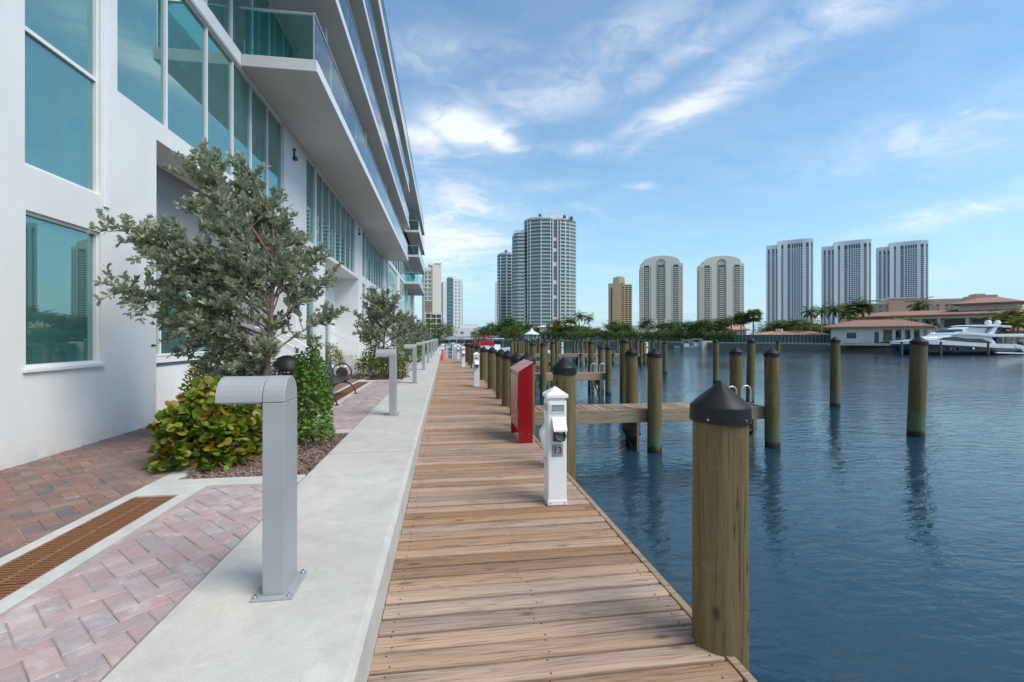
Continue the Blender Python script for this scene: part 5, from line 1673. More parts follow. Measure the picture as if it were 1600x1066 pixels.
def pier_tower(label, px, d, h, extra):
    """white tower of tall piers and dark balcony bays with a curved centre"""
    t = tower('white_tower', label, px, d, extra, 'white towers with dark vertical bays')
    w = 62.0; D = 22.0
    # bays: x fraction 0..1, kind; left quarter is the lower wing set back
    bays = [(0, .035, 'p'), (.035, .075, 'd'), (.075, .13, 'p'), (.13, .17, 'd'), (.17, .215, 'p'), (.215, .245, 'd'),
            (.245, .325, 'P'), (.325, .37, 'd'), (.37, .46, 'P'), (.46, .525, 'd'), (.525, .55, 'p'), (.55, .585, 'd'), (.585, .60, 'p'), (.60, .775, 'D'), (.775, .845, 'P'),
            (.845, .905, 'd'), (.905, .955, 'P'), (.955, .985, 'd'), (.985, 1.0, 'p')]
    def yoff(u):
        if u < .245: return 7.0
        return 2.2 * math.sin((u - .245) / .755 * 2 * math.pi) * 1.0
    wl, dk, sl_, po = MB(), MB(), MB(), MB()
    for a, b, k in bays:
        low = b <= .246
        H_ = h * (.968 if low else 1.0)
        x0, x1 = -w / 2 + w * a, -w / 2 + w * b
        y0, y1 = yoff(a + .001), yoff(b - .001)
        if k in 'pP':
            wl.prism([(x0, y0), (x1, y1), (x1, D), (x0, D)], 0, H_ - 6)
        else:
            dk.prism([(x0, y0 + 1.7), (x1, y1 + 1.7), (x1, D), (x0, D)], 0, H_ - 6.2)
            n = int((H_ - 9) / 3.05)
            for q in range(1, n):
                z = q * 3.05
                sl_.prism([(x0 + .01, y0 + .25), (x1 - .01, y1 + .25), (x1 - .01, y1 + 1.69), (x0 + .01, y0 + 1.69)], z, z + (1.05 if k == 'D' else .8))
            if k == 'D':
                for q in (1, 2, 3):
                    xx = x0 + (x1 - x0) * q / 4; yy = y0 + (y1 - y0) * q / 4
                    po.box(xx - .35, xx + .35, yy + .3, yy + 1.68, 0, H_ - 6.3)
        wl.prism([(x0, y0 + .01), (x1, y1 + .01), (x1, D - .01), (x0, D - .01)], H_ - 6 + .002, H_)
    wl.box(-w / 2 + w * .35, -w / 2 + w * .8, 8, D - 2, h, h + 2.2)
    wl.build('wall', M['cool_white'], t); dk.build('window_bay', M['dark_glass'], t); sl_.build('balconies', M['cool_white'], t, kind='stuff'); po.build('balcony_posts', M['cool_white'], t)
    return t
pier_tower('white tower with dark vertical bays, leftmost of three on the right', 1233.5, 715, 151, .06)
pier_tower('white tower with dark vertical bays, middle of three on the right', 1322.5, 722, 151, .10)
pier_tower('white tower with dark vertical bays, rightmost of three on the right', 1410.5, 738, 153, .16)

# gold tower
t = tower('gold_tower', 'tan and gold tower with stepped balconies on its right side', 968, 640, -.12)
gw = MB()
gw.prism([(-15.5, 1), (2, 0), (2, 16), (-15.5, 16)], 0, 76); gw.prism([(-9, 1), (-1, .4), (6, 3), (6, 14), (-9, 14)], 76.002, 84); gw.box(-6, 3, 4, 12, 84.002, 85.5)
gw.build('wall', M['tan'], t)
gd = MB(); gd.prism([(2.01, 3), (15, 6), (15, 16), (2.01, 16)], 0, 74); gd.box(-11.4, -9.9, -.02, 2, 3, 70); gd.build('window_bay', M['dark_glass'], t)
gs = MB()
for k in range(1, 25):
    z = k * 2.95
    for (xa, ya), (xb, yb) in (((2.02, 1.0), (6.3, 2.2)), ((6.9, 2.6), (11, 3.8)), ((11.5, 4.2), (16.4, 5.6))):
        gs.prism([(xa, ya), (xb, yb), (xb, yb + 5), (xa, ya + 4.6)], z, z + 1.0)
gs.prism([(6.3, 2.4), (6.9, 2.6), (6.9, 6), (6.3, 6)], 0, 75); gs.prism([(11.05, 4), (11.5, 4.2), (11.5, 8), (11.05, 8)], 0, 74)
gs.build('balconies', M['tan'], t, kind='stuff')

# twin-stepped glass tower
def glass_tower(t, cx, cy, w, D, h, floors, cut, seed, pierx=()):
    r = random.Random(seed); hw = w / 2
    def plan(g):
        return [(cx - hw - g, cy + cut * 1.3), (cx - hw * .80 - g * .7, cy + cut * .45 - g * .7), (cx - hw * .42, cy - g), (cx - hw * .05, cy - g), (cx + .06 * hw, cy + 1.2 - g), (cx + hw * .22, cy + 1.2 - g), (cx + hw * .34, cy - g + .4), (cx + hw * .72, cy + cut * .5 - g * .7), (cx + hw * .98 + g * .5, cy + cut * 1.2), (cx + hw + g, cy + D * .6), (cx + hw * .6, cy + D), (cx - hw * .6, cy + D), (cx - hw - g, cy + D * .6)]
    core = MB(); core.prism(plan(0), 0, h - 3); core.build('curtain_wall', M['green_glass'], t)
    fl_ = (h - 3) / floors
    sl_, rl = MB(), MB()
    for k in range(1, floors + 1):
        z = k * fl_
        sl_.prism(plan(1.5), z - .12, z + .10)
        pl = plan(1.42)
        for i in range(0, len(pl)):
            if i in (4, 5, 9, 10, 11): continue
            a, b = pl[i], pl[(i + 1) % len(pl)]
            rl.add([(a[0], a[1], z + .102), (b[0], b[1], z + .102), (b[0], b[1], z + 1.15), (a[0], a[1], z + 1.15)], [(0, 1, 2, 3)])
    sl_.build('slabs', M['white_wall'], t, kind='stuff')
    rl.build('balcony_rails', M['pale_glass'], t, kind='stuff')
    pr = MB()
    for u, wd_, yy in pierx:
        pr.box(cx + hw * u - wd_ / 2, cx + hw * u + wd_ / 2, cy + yy - 1.75, cy + yy + 2, 0, h - 4)
    pl = plan(1.3)
    for a, b in zip(pl[:9], pl[1:10]):
        for q in (0,):
            x, y = a[0] + (b[0] - a[0]) * q, a[1] + (b[1] - a[1]) * q
            pr.box(x - .35, x + .35, y - .3, y + .8, 0, h - 4)
    pr.build('pier', M['white_wall'], t)
    blk = MB()
    for k in (5, 11, 15, 20, 24, 27):
        if k < floors: blk.box(cx + hw * .07, cx + hw * .21, cy - .35, cy + 1.0, k * fl_, k * fl_ + fl_ * r.choice((.9, 1.2)))
    blk.build('blank_panel', M['white_wall'], t)
    rf = MB()
    rf.prism([(x * .92 + cx * .08, y * .92 + (cy + D / 2) * .08) for x, y in plan(.8)], h - 2.9, h - .3)
    n = 14
    rf.prism([(cx - hw * .55, h - .3), (cx + hw * .75, h - .3)] + [(cx + hw * (.75 - 1.3 * k / n), h + 3.4 * math.sin(math.pi * k / n) * (.6 + .4 * math.cos(k))) for k in range(1, n)], cy + 4, cy + D * .7, 'y')
    rf.box(cx + hw * .0, cx + hw * .18, cy + 5, cy + 9, h + 2, h + 5)
    rf.build('roof', M['white_wall'], t)
    sp = MB()
    for u, zz in ((-.45, h), (.52, h - 1), (.8, h - 2)):
        sp.lathe([(1.3, zz - 1), (1.5, zz + 1.2), (1.0, zz + 2.4), (.001, zz + 3)], cx + hw * u, cy + 2.5, 8)
    sp.build('roof_dome', M['dark_glass'], t)
t = tower('glass_tower', 'tall stepped green glass tower with rows of white balconies', 862, 420, .10)
glass_tower(t, 0, 0, 46, 30, 111, 33, 7, 3, ((.04, .9, 0), (.24, .9, .5), (.55, 1.1, 2.5), (-.93, .8, 5.5)))
m_ = MB()
sh = MB(); shs = MB(); shr = MB()
shp = [(-34, 9), (-30, 6), (-24.5, 6), (-24.5, 26), (-34, 24)]
sh.prism(shp, 0, 97); sh.build('curtain_wall', M['green_glass'], t)
for k in range(1, 30):
    z = k * 3.25
    shs.prism([(-35.5, 8.6), (-30.4, 4.8), (-24.2, 4.8), (-24.2, 26), (-35.5, 24)], z - .35, z + .1)
    shr.add([(-35.4, 8.7, z + .1), (-30.4, 4.9, z + .1), (-30.4, 4.9, z + 1.15), (-35.4, 8.7, z + 1.15)], [(0, 1, 2, 3)])
    shr.add([(-30.4, 4.9, z + .102), (-24.2, 4.9, z + .102), (-24.2, 4.9, z + 1.15), (-30.4, 4.9, z + 1.15)], [(0, 1, 2, 3)])
shs.build('slabs', M['white_wall'], t, kind='stuff'); shr.build('balcony_rails', M['pale_glass'], t, kind='stuff')
sp = MB(); sp.box(-33.9, -25, 8, 22, 97.002, 100); sp.build('roof', M['white_wall'], t)
t = tower('glass_tower', 'shorter green glass tower behind the left side of the tall one', 800, 480, .05)
glass_tower(t, 0, 0, 27, 24, 89.5, 26, 5, 5, ((.62, 1.6, 2.2), (.86, 1.0, 3.5)))
t = tower('pale_tower', 'thin pale sliver of a tower left of the glass towers', 777.5, 620, 0)
m_ = MB(); m_.box(-3.6, 6, 0, 14, 0, 75); m_.build('wall', M['white_wall'], t)
m_ = MB()
for k in range(1, 24): m_.box(2.0, 3.4, -.06, .5, k * 3.05, k * 3.05 + 1.6)
m_.build('windows', M['dark_glass'], t, kind='stuff')

# two towers beyond the building's end, and the brown block
t = tower('cream_slab_tower', 'cream slab tower with a green glass strip beyond the end of the white building', 678, 330, .12)
m_ = MB(); m_.box(-1.0, 5.2, 0, 14, 0, 52.5); m_.box(-7, -1.002, .8, 14, 0, 51); m_.box(-3, 4.5, 2, 10, 52.502, 54); m_.prism([(1, 54.002), (5.6, 54.002), (5.6, 54.6), (1, 54.3)], 1, 8, 'y'); m_.build('wall', M['cream'], t)
m_ = MB(); m_.box(-3.6, -1.9, .5, .9, 0, 49); m_.box(-6.2, -4.6, .5, .9, 0, 49); m_.build('window_strip', M['green_glass'], t)
m_ = MB()
for k in range(1, 17): m_.box(-6.9, -1.2, .42, .79, k * 3.0, k * 3.0 + .5)
m_.build('slabs', M['cream'], t, kind='stuff')
t = tower('brown_block', 'lower brown balcony block in front of the cream slab tower', 679, 240, .05)
m_ = MB(); m_.box(-4.6, 3.6, 2, 12, 0, 13); m_.box(-4.6, -1, 2.4, 10, 13.002, 20); m_.build('wall', M['brown_block'], t)
m_ = MB()
for k in range(0, 5):
    z = k * 2.7 + .6
    m_.box(-4.4, -2.2, 1.93, 2.4, z, z + 1.7); m_.box(-1.6, .6, 1.93, 2.4, z, z + 1.7); m_.box(1.2, 3.2, 1.93, 2.4, z, z + 1.7)
m_.build('windows', M['dark_glass'], t, kind='stuff')
m_ = MB()
for k in range(0, 6):
    z = k * 2.7
    m_.box(-4.8, 3.8, .8, 1.99, z, z + .35); 
    for x in (-4.6, -1.9, .9, 3.5): m_.box(x - .15, x + .15, .8, 1.99, z + .352, z + 2.69 if k < 5 else z + 1)
m_.build('balconies', M['cream'], t, kind='stuff')
t = tower('white_tower_with_teal_strip', 'white tower with a dark teal glass strip right of the cream slab tower', 706, 420, .16)
m_ = MB(); m_.box(-8, -4.6, 0, 16, 0, 51.5); m_.box(1.2, 9.6, 0, 16, 0, 54); m_.box(-4.598, 1.198, 1.5, 16, 0, 52); m_.box(-1.5, 5, 4, 12, 54.002, 57); m_.build('wall', M['white_wall'], t)
m_ = MB(); m_.box(-4.5, 1.1, .4, 1.49, 0, 55); m_.box(9.602, 10.3, 2, 14, 0, 50); m_.build('window_strip', M['teal_curtainwall'], t)
m_ = MB()
for k in range(1, 17):
    z = k * 3.15
    m_.box(3.2, 4.1, -.06, .3, z, z + 1.5); m_.box(6.4, 7.3, -.06, .3, z, z + 1.5)
m_.build('windows', M['dark_glass'], t, kind='stuff')
m_ = MB()
for k in range(1, 17): m_.box(-4.5, 1.1, .3, .39, k * 3.15, k * 3.15 + .3)
m_.build('slabs', M['pale_glass'], t, kind='stuff')

# ================================================================== HOUSES ON THE FAR BANK
def hip_roof(mb, x0, x1, y0, y1, z, rise, ins, th=.35):
    """low hipped roof with eaves"""
    r0 = [(x0, y0, z), (x1, y0, z), (x1, y1, z), (x0, y1, z)]
    ym = (y0 + y1) / 2
    ridge = [(x0 + ins, ym, z + rise), (x1 - ins, ym, z + rise)]
    vs = r0 + [(x, y, z + th) for x, y, z in r0] + ridge
    mb.add(vs, [(3, 2, 1, 0), (0, 1, 5, 4), (1, 2, 6, 5), (2, 3, 7, 6), (3, 0, 4, 7), (4, 5, 9, 8), (6, 7, 8, 9), (5, 6, 9), (7, 4, 8)])
def roof_tiles(mb, x0, x1, y0, ym, z, rise, ins, step=.30):
    n = int((x1 - x0) / step)
    for k in range(n):
        x = x0 + (k + .5) * step
        f = min(1.0, (x - x0) / ins if ins else 1, (x1 - x) / ins if ins else 1)
        if f <= .05: continue
        mb.tube([(x, y0 - .02, z + .03), (x, y0 + (ym - y0) * f, z + rise * f + .05)], .05, 4)
def house(name, label, px, d, extra=0.0):
    x, y, rz = face_to(px, d, extra)
    return thing(name, label, 'house', (x, y, gz), rz)
# pool house with terracotta roof (px 1308..1425)
d_ = 74.0; u = d_ / F
t = house('pool_house', 'white pool house with a terracotta hipped roof on the far bank', 1366, d_, -.10)
X = lambda px: (px - 1366) * u * 1.18
m_ = MB(); m_.box(X(1318), X(1375), 0, 6, 0, 2.75); m_.box(X(1375) + .01, X(1421), 2.4, 6, 0, 2.74); m_.build('wall', M['house_white'], t)
for q in (1386, 1395, 1404, 1413, 1420):
    MB().box(X(q) - .2, X(q) + .2, .1, .5, 0, 2.7).build('column', M['house_white'], t)
m_ = MB(); m_.box(X(1375) + .02, X(1421), .05, .55, 2.45, 2.745); m_.build('lintel', M['house_white'], t)
m_ = MB(); hip_roof(m_, X(1308), X(1426), -.9, 6.8, 2.76, 1.35, 4.2, .22); roof_tiles(m_, X(1308), X(1426), -.9, 2.95, 2.98, 1.13, 4.2); m_.build('roof', M['tile_red'], t)
for a, b, z0, z1, nm in ((1336, 1347, 1.05, 2.05, 'window'), (1366, 1371, .05, 2.15, 'door')):
    f_ = MB(); f_.box(X(a) - .1, X(b) + .1, -.05, .02, z0 - .1, z1 + .1); w_ = f_.build(nm, M['frame'], t)
    MB().box(X(a), X(b), -.08, -.051, z0, z1).build('pane', M['dark_glass'], w_)
m_ = MB(); m_.box(X(1384), X(1392), 2.33, 2.39, 1.2, 2.2); m_.box(X(1398), X(1410), 2.33, 2.39, .1, 2.2); m_.build('dark_opening', M['dark_glass'], t)
m_ = MB(); m_.box(X(1318), X(1425), -2.6, -.4, -.05, .10); m_.build('terrace', M['seawall'], t)
for q, z in ((1376, .5), (1380, .5)):
    MB().box(X(q), X(q) + .25, .8, 1.05, 0, .8).build('terrace_seat', M['house_white'], t)
# mansion
d_ = 92.0; u = d_ / F
t = house('mansion', 'large white mansion with red tiled roofs and a columned upper floor', 1460, d_, -.16)
X = lambda px: (px - 1460) * u * 1.27
z_e = ZH(494, d_) - gz
m_ = MB(); m_.box(X(1385), X(1546), 2.2, 12, 0, z_e); m_.box(X(1420), X(1546), -.6, 2.19, 0, 2.9); m_.build('wall', M['house_white'], t)
cols = [1428, 1446.5, 1464, 1489, 1508, 1536]
for q in cols:
    MB().box(X(q) - .24, X(q) + .24, .1, .6, 2.92, z_e - .5).build('column', M['house_white'], t)
m_ = MB(); m_.box(X(1420), X(1546), 0, .7, z_e - .498, z_e - .01); m_.box(X(1420), X(1546), -.62, .8, 2.902, 3.15); m_.build('lintel', M['house_white'], t)
for a, b in zip(cols, cols[1:]):
    MB().box(X(a) + .5, X(b) - .5, 2.12, 2.19, 3.2, z_e - .7).build('window', M['dark_glass'], t)
for a, b in ((1426, 1441), (1447, 1458), (1463, 1480)):
    n = 8; x0, x1 = X(a), X(b); pl = [(x0, .1), (x1, .1)] + [((x0 + x1) / 2 + (x1 - x0) / 2 * math.cos(math.pi * k / n), 1.5 + .8 * math.sin(math.pi * k / n)) for k in range(n + 1)]
    m_ = MB(); m_.prism(pl, -.64, -.601, 'y'); m_.build('arch_opening', M['dark_glass'], t)
m_ = MB(); hip_roof(m_, X(1362), X(1557), -.6, 13, z_e + .01, 1.35, 6, .25); roof_tiles(m_, X(1362), X(1557), -.6, 6.2, z_e + .26, 1.1, 6); m_.build('roof', M['tile_red'], t)
m_ = MB(); m_.box(X(1478), X(1528), 4, 12, z_e + .6, z_e + 2.2); m_.build('turret_wall', M['house_white'], t)
m_ = MB(); hip_roof(m_, X(1472), X(1534), 2.6, 13.4, z_e + 2.21, 1.5, X(1503) - X(1472) - 1.2, .2); m_.build('turret_roof', M['tile_red'], t)
# small tiled pavilion behind the yacht stern
t = house('tiled_pavilion', 'small red tiled pavilion behind the golden palms', 1572, 82, 0)
m_ = MB(); m_.box(-2.6, 2.6, 0, 4, 0, 2.2); m_.build('wall', M['house_white'], t); m_ = MB(); hip_roof(m_, -3.3, 3.3, -.7, 4.7, 2.21, 1.0, 2.2, .2); m_.build('roof', M['tile_red'], t)
# long orange roofed house behind the green screen
d_ = 98.0; u = d_ / F
t = house('orange_roofed_house', 'long low house with a bright orange tiled roof behind the green fence', 1228, d_, -.12)
X = lambda px: (px - 1228) * u * 1.12
zt = ZH(524.5, d_) - gz
m_ = MB(); m_.box(X(1186), X(1274), .8, 9, 0, zt); m_.build('wall', M['house_white'], t)
m_ = MB(); hip_roof(m_, X(1178), X(1280), -.4, 10, zt, .95, 4, .12); roof_tiles(m_, X(1178), X(1280), -.4, 4.8, zt + .12, .83, 4, .3); m_.build('roof', M['tile_orange'], t)
m_ = MB(); m_.box(X(1212), X(1220), 3.5, 5, zt + .5, zt + 1.5); m_.build('chimney', M['house_white'], t)
for q in (1192, 1206, 1222, 1238, 1254, 1266):
    MB().box(X(q), X(q + 6), .74, .79, .9, 2.0).build('window', M['dark_glass'], t)
t = house('orange_roofed_cottage', 'small orange roof peeking out left of the fan palms', 1143, 118, 0)
m_ = MB(); m_.box(-2.2, 3.4, 0, 5, 0, 3.0); m_.build('wall', M['house_white'], t); m_ = MB(); hip_roof(m_, -3, 4.2, -.8, 5.8, 3.01, 1.5, 2.6, .2); m_.build('roof', M['tile_orange'], t)
# peach apartment block behind the mansion
d_ = 230.0; u = d_ / F
t = house('peach_apartment_block', 'long peach apartment block behind the mansion roof', 1440, d_, .30)
X = lambda px: (px - 1440) * u * 1.25
m_ = MB(); m_.box(X(1362), X(1406), 0, 14, 0, ZH(474, d_) - gz); m_.box(X(1406) + .01, X(1432), -1.5, 14, 0, ZH(466, d_) - gz); m_.box(X(1432) + .01, X(1492), 0, 14, 0, ZH(468, d_) - gz); m_.box(X(1492) + .01, X(1512), 1, 14, 0, ZH(463.5, d_) - gz); m_.box(X(1494), X(1503), 3, 10, 20, ZH(461, d_) - gz)
m_.build('wall', M['peach'], t)
m_ = MB(); m_.box(X(1361), X(1406), -.5, 14.5, ZH(474, d_) - gz + .002, ZH(472.3, d_) - gz); m_.box(X(1432) + .02, X(1514), -.6, 14.5, ZH(468, d_) - gz + .002, ZH(466, d_) - gz) if False else None
m_.box(X(1405), X(1433), -1.8, 14.3, ZH(466, d_) - gz + .002, ZH(464, d_) - gz); m_.build('cornice', M['cream'], t)
wn = MB()
for row in range(4):
    z = ZH(480 + row * 7.0, d_) - gz
    for q in range(1365, 1404, 8): wn.box(X(q), X(q + 2.6), -.08, .3, z, z + 1.25)
    for q in range(1436, 1490, 9): wn.box(X(q), X(q + 3.2), -.08, .3, z, z + 1.25)
wn.build('windows', M['dark_glass'], t, kind='stuff')
for q in (1385, 1393, 1450, 1468): MB().box(X(q), X(q + 4.5), -.12, .35, 2, ZH(477, d_) - gz).build('balcony_bay', M['green_glass'], t)
# green screen fence
fx = [(px, sd(px, 3.2)) for px in range(1118, 1305, 6)]
t = thing('screen_fence', 'long green screened fence on the far seawall', 'fence', (*P(1118, fx[0][1]), gz))
ox, oy = P(1118, fx[0][1])
for (pa, da), (pb_, db) in zip(fx, fx[1:]):
    a, b = P(pa, da), P(pb_, db)
    m_ = MB(); m_.prism([(a[0] - ox, a[1] - oy), (b[0] - ox, b[1] - oy), (b[0] - ox, b[1] - oy + .06), (a[0] - ox, a[1] - oy + .06)], .15, 1.75); m_.build('screen_panel', M['fence_green'], t)
    m_ = MB(); m_.tube([(a[0] - ox, a[1] - oy - .05, 0), (a[0] - ox, a[1] - oy - .05, 1.85)], .045, 6); m_.build('post', M['plate_grey'], t)
# gazebo
x, y, rz = face_to(831, 152)
t = thing('gazebo', 'white gazebo with a tent shaped roof on the far bank', 'gazebo', (x, y, gz), rz)
for k in range(8):
    a = 2 * math.pi * k / 8 + .2
    MB().tube([(1.9 * math.cos(a), 1.9 * math.sin(a), 0), (1.9 * math.cos(a), 1.9 * math.sin(a), 2.2)], .12, 6).build('post', M['white_paint'], t)
m_ = MB(); m_.lathe([(2.5, 2.1), (2.5, 2.3), (1.4, 2.9), (.5, 3.4), (.2, 4.0), (.001, 4.3)], 0, 0, 8, 0, False); m_.build('roof', M['white_paint'], t)
# white low building on the far bank under the glass tower
t = house('white_clubhouse', 'low white clubhouse half hidden by trees under the glass tower', 880, 176, 0)
m_ = MB(); m_.box(-9, 10, 0, 8, 0, 5.0); m_.build('wall', M['white_wall'], t)
m_ = MB()
for k in range(9): m_.box(-8.2 + k * 2, -7.0 + k * 2, -.06, .3, .4, 3.4)
m_.build('windows', M['dark_glass'], t, kind='stuff')
m_ = MB(); hip_roof(m_, -9.8, 10.8, -.8, 8.8, 5.01, 1.2, 3, .2); m_.build('roof', M['cream'], t)
# canal bridge
bx0, by0 = P(688, 205); bx1, by1 = P(745, 205)
t = thing('canal_bridge', 'low pale concrete bridge across the end of the canal', 'bridge', (bx0, by0, 0))
m_ = MB(); m_.prism([(0, 0), (bx1 - bx0, by1 - by0), (bx1 - bx0, by1 - by0 + 8), (0, 8)], -.2, 1.0); m_.build('deck', M['conc2'], t)
m_ = MB(); m_.prism([(0, -.3), (bx1 - bx0, by1 - by0 - .3), (bx1 - bx0, by1 - by0 - .02), (0, -.02)], .5, 1.9); m_.build('parapet', M['conc2'], t)
for k in range(1, 4):
    f_ = k / 4; MB().box((bx1 - bx0) * f_ - .6, (bx1 - bx0) * f_ + .6, 1, 7, -3, -.202).build('pier', M['conc2'], t)
t = house('pale_hotel_block', 'small pale building with trees on its roof line beyond the bridge', 729, 300, 0)
m_ = MB(); m_.box(-9, 12, 0, 10, 0, 7.5); m_.box(-4, 8, 1, 9, 7.502, 9.6); m_.build('wall', M['white_wall'], t)

# ================================================================== BOATS
def yacht():
    d = 64.5; u = d / F / 7.27        # metres per unit of the profile drawing
    x0, y0, rz = face_to(1500, d, 0)
    rz = -TH - .04
    ax, ay = P(1500, d)
    t = thing('motor_yacht', 'long white and navy motor yacht moored at the far bank', 'yacht', (ax, ay, WZ), rz)
    def pt(a, b): return ((a - 872) * u, (458 - b) * u)
    half = 2.35
    # hull: loft of stations, beam narrowing to the bow
    st = [(105, 345, 352), (150, 343, 380), (210, 341, 430), (330, 342, 470), (480, 346, 480), (800, 362, 480), (1100, 383, 480), (1290, 388, 480), (1440, 430, 480)]
    bm = [.03, .28, .52, .78, .93, 1.0, 1.0, .97, .93]
    hb_ = MB(); vs = []
    for (a, top_, bot), w in zip(st, bm):
        x, zt = pt(a, top_); _, zb = pt(a, bot)
        zb = max(-.25, zb)
        for sgn in (-1, 1):
            vs += [(x, sgn * half * w, zt), (x, sgn * half * w * .82, zb + (zt - zb) * .35), (x, sgn * half * w * .45, zb)]
    fs = []
    for i in range(len(st) - 1):
        o_ = i * 6; p = o_ + 6
        fs += [(o_, p, p + 1, o_ + 1), (o_ + 1, p + 1, p + 2, o_ + 2), (o_ + 3, o_ + 4, p + 4, p + 3), (o_ + 4, o_ + 5, p + 5, p + 4), (o_ + 2, p + 2, p + 5, o_ + 5), (o_, o_ + 3, p + 3, p)]
    fs += [(0, 1, 2, 5, 4, 3), (48, 51, 52, 53, 50, 49)]
    hb_.add(vs, fs, 0, True); hb_.build('hull', M['hull_blue'], t)
    # white bulwark band over the navy hull
    bw_ = MB(); vs = []
    band = [(95, 318, 345, .03), (210, 310, 341, .53), (330, 300, 342, .79), (480, 292, 346, .94), (800, 322, 362, 1.01), (1100, 336, 383, 1.01), (1290, 345, 388, .98), (1345, 360, 398, .97), (1480, 440, 446, .94)]
    for a, tp, bt, w in band:
        x, z1 = pt(a, tp); _, z0 = pt(a, bt)
        for sgn in (-1, 1): vs += [(x, sgn * half * w, z1), (x, sgn * (half * w + .01), z0)]
    fs = []
    for i in range(len(band) - 1):
        o_ = i * 4; p = o_ + 4
        fs += [(o_, o_ + 1, p + 1, p), (o_ + 2, p + 2, p + 3, o_ + 3), (o_, p, p + 2, o_ + 2)]
    fs += [(32, 33, 35, 34)]
    bw_.add(vs, fs, 0, True); bw_.build('bulwark', M['gelcoat'], t)
    def body(name, prof, w, mat, bev=.08):
        m_ = MB(); m_.prism([pt(*q) for q in prof], -half * w, half * w, 'y'); return m_.build(name, mat, t, bev)
    body('deckhouse', [(400, 318), (470, 298), (560, 262), (660, 238), (740, 226), (1000, 228), (1070, 262), (1100, 300), (1130, 345), (900, 345), (600, 335)], .80, M['gelcoat'], .12)
    body('saloon_window', [(485, 294), (560, 268), (680, 262), (800, 278), (960, 282), (1075, 322), (1010, 346), (900, 346), (810, 322), (620, 306)], .815, M['boat_glass'], .0)
    body('flybridge', [(650, 236), (720, 205), (800, 205), (900, 222), (1060, 226), (1150, 238), (1280, 240), (1510, 226), (1512, 266), (1060, 262), (900, 246), (700, 240)], .90, M['gelcoat'], .06)
    body('windscreen', [(700, 212), (745, 178), (790, 178), (800, 212)], .62, M['boat_glass'], .0)
    body('helm_house', [(770, 212), (800, 172), (880, 150), (1000, 158), (1090, 155), (1050, 228), (900, 226)], .50, M['gelcoat'], .08)
    body('radar_arch', [(1050, 236), (1110, 158), (1160, 150), (1110, 236)], .72, M['gelcoat'], .05)
    body('hardtop', [(880, 138), (960, 128), (1180, 132), (1300, 140), (1290, 158), (1130, 152), (900, 148)], .74, M['gelcoat'], .05)
    body('arch_window', [(1070, 235), (1125, 190), (1190, 176), (1240, 150), (1180, 214), (1120, 236)], .60, M['boat_glass'])
    body('cockpit', [(1130, 345), (1120, 268), (1165, 268), (1160, 345)], .80, M['boat_glass'])
    body('cockpit_bulkhead', [(1165, 346), (1165, 275), (1210, 275), (1210, 346)], .70, M['boat_glass'])
    body('stern_quarter', [(1270, 345), (1345, 350), (1490, 446), (1400, 446), (1340, 392), (1290, 388)], 1.0, M['gelcoat'], .08)
    body('swim_platform', [(1085, 436), (1110, 428), (1510, 440), (1540, 448), (1530, 456), (1090, 444)], 1.04, M['gelcoat'], .05)
    for a in (1300, 1500):
        m_ = MB(); x, z1 = pt(a, 266); _, z0 = pt(a, 345)
        for sgn in (-1, 1): m_.tube([(x, sgn * half * .82, z0), (x, sgn * half * .82, z1)], .045, 6)
        m_.build('awning_post', M['steel'], t)
    for a, b, r in ((1180, 103, 32), (1282, 103, 30)):
        x, z = pt(a, b); m_ = MB(); rr = r * u
        m_.lathe([(.001, z - rr)] + [(rr * math.cos(-math.pi / 2 + math.pi * k / 8), z + rr * math.sin(-math.pi / 2 + math.pi * k / 8)) for k in range(1, 8)] + [(.001, z + rr)], x, 0, 12); m_.build('radar_dome', M['gelcoat'], t)
    x, z = pt(1230, 128); m_ = MB(); m_.box(x - .7, x + .7, -.12, .12, z - .02, z + .12); m_.build('radar_bar', M['gelcoat'], t)
    for a0, a1, b0, b1 in ((585, 620, 380, 410), (635, 655, 380, 410), (690, 705, 380, 410)):
        x0_, z1 = pt(a0, b0); x1_, z0 = pt(a1, b1)
        m_ = MB(); m_.box(x0_, x1_, -half * 1.0 - .03, -half * .9, z0, z1); m_.build('porthole', M['boat_glass'], t)
    x, z = pt(843, 388); m_ = MB(); m_.tube([(x, -half * .96, z), (x, -half * 1.0 - .03, z)], .14, 12); m_.build('hull_light', M['white_paint'], t)
    m_ = MB()
    rail_ = []
    for a, b in ((110, 318), (250, 282), (380, 268), (470, 268)):
        x, z = pt(a, b); _, zz = pt(a, b + 34); w = half * {110: .05, 250: .6, 380: .84, 470: .92}[a]; rail_.append((x, -w, z)); m_.tube([(x, -w, zz), (x, -w, z)], .018, 5)
    m_.tube(rail_, .02, 5); m_.build('bow_rail', M['steel'], t)
    return t
yacht()
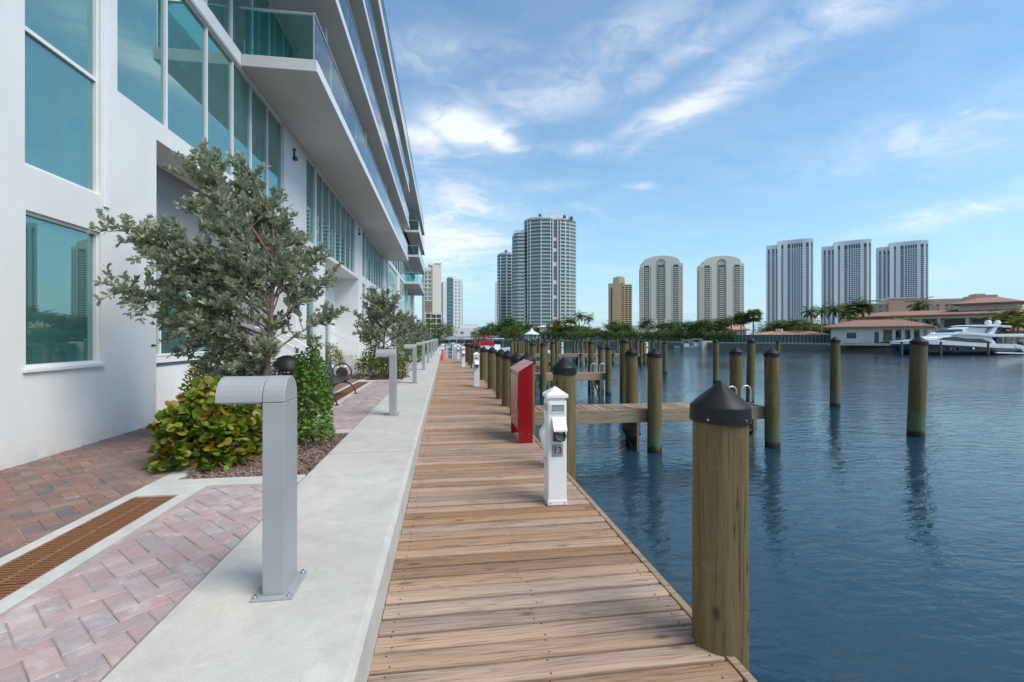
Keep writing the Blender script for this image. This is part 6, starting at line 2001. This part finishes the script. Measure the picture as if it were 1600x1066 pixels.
def small_boat(px, d, label, kind='motor', rz=0.0, sc_=1.0, group=None):
    x, y = P(px, d)
    t = thing('motor_boat', label, 'boat', (x, y, WZ), rz, group)
    t.scale = (sc_,) * 3
    m_ = MB(); st = [(-3.2, .9, .55), (-1, 1.05, .6), (1.2, .9, .72), (2.6, .5, .86), (3.4, .04, .98)]; vs = []
    for x_, w, z in st:
        vs += [(x_, -w, z), (x_, -w * .75, 0.05), (x_, 0, -.25), (x_, w * .75, .05), (x_, w, z)]
    fs = []
    for i in range(4):
        o_ = i * 5; p = o_ + 5
        for j in range(4): fs.append((o_ + j, p + j, p + j + 1, o_ + j + 1))
        fs.append((o_, o_ + 4, p + 4, p))
    fs.append((0, 1, 2, 3, 4)); m_.add(vs, fs, 0, True); m_.build('hull', M['gelcoat'], t)
    m_ = MB(); m_.box(-.7, .5, -.4, .4, .6, 1.35); m_.build('console', M['gelcoat'], t, .05)
    m_ = MB(); m_.prism([(.5, 1.352), (-.1, 1.352), (-.2, 1.85), (.15, 1.85)], -.42, .42, 'y'); m_.build('windscreen', M['boat_glass'], t)
    m_ = MB(); m_.box(-1.3, .9, -.85, .85, 2.12, 2.2)
    m_.build('canopy', M['red_canvas'] if kind == 'red' else M['gelcoat'], t, .03)
    for a in (-1.1, .7):
        for b in (-.7, .7): MB().tube([(a, b, .6), (a, b, 2.12)], .03, 5).build('canopy_post', M['steel'], t)
    m_ = MB(); m_.box(-3.75, -3.2, -.25, .25, .1, 1.05); m_.build('outboard_motor', M['dark_plastic'], t, .06)
    return t
small_boat(757, 58, 'small motor boat under a red canopy beyond the boardwalk pilings', 'red', 1.2, 1.15)
small_boat(728, 78, 'white motor boat beyond the boardwalk end', 'w', 1.9)
small_boat(708, 90, 'white motor boat at the far end of the canal, leftmost', 'w', 1.5)
small_boat(775, 66, 'white motor boat beside the one with the red canopy', 'w', .6)
small_boat(851, 60, 'small motor boat with a red canopy behind the second finger pier', 'red', 1.3, .8)
small_boat(1090, shore_d(1090) - 2.4, 'small white boat moored below the undergrowth, left of the stone ramp', 'w', -.3, .9)
small_boat(1073, shore_d(1073) - 2.8, 'small white boat near the tall pair of pilings by the far bank', 'w', -.4, .8)
small_boat(1598, 63, 'white tender boat at the stern of the yacht', 'w', 3.0, .9)
t = thing('boat_lift_cover', 'red fabric boat cover on posts at the far docks', 'boat cover', (*P(757, 50), 0), -.1)
m_ = MB(); m_.prism([(-1.1, .62), (1.1, .62), (1.05, .95), (.4, 1.2), (-.4, 1.2), (-1.05, .95)], -1.5, 1.5, 'y'); m_.build('cover', M['red_canvas'], t)
m_ = MB()
for a in (-1, 1):
    for b in (-1.3, 1.3): m_.tube([(a, b, -2.5), (a, b, .62)], .06, 6)
m_.build('post', M['white_paint'], t)
# stone ramp
x, y = P(1103, shore_d(1103) - .4)
o = MB().box(-1.1, 1.1, -.5, 1.2, -2, .75).build('stone_pillar_wall', M['seawall']); o.location = (x, y, 0); tag(o, 'brownish square stone abutment on the far waterline', 'abutment')
# thin mooring posts in front of the yacht
for px, lb_ in ((1409, 'thin mooring post at the bow of the yacht'), (1470, 'thin mooring post in front of the yacht amidships'), (1544, 'thin mooring post near the stern of the yacht')):
    x, y = P(px, 61.5); dup(pile0, (x, y, -.35), .3, lb_, 'thin mooring posts in front of the yacht', (1.0, 1.0, 1.0))
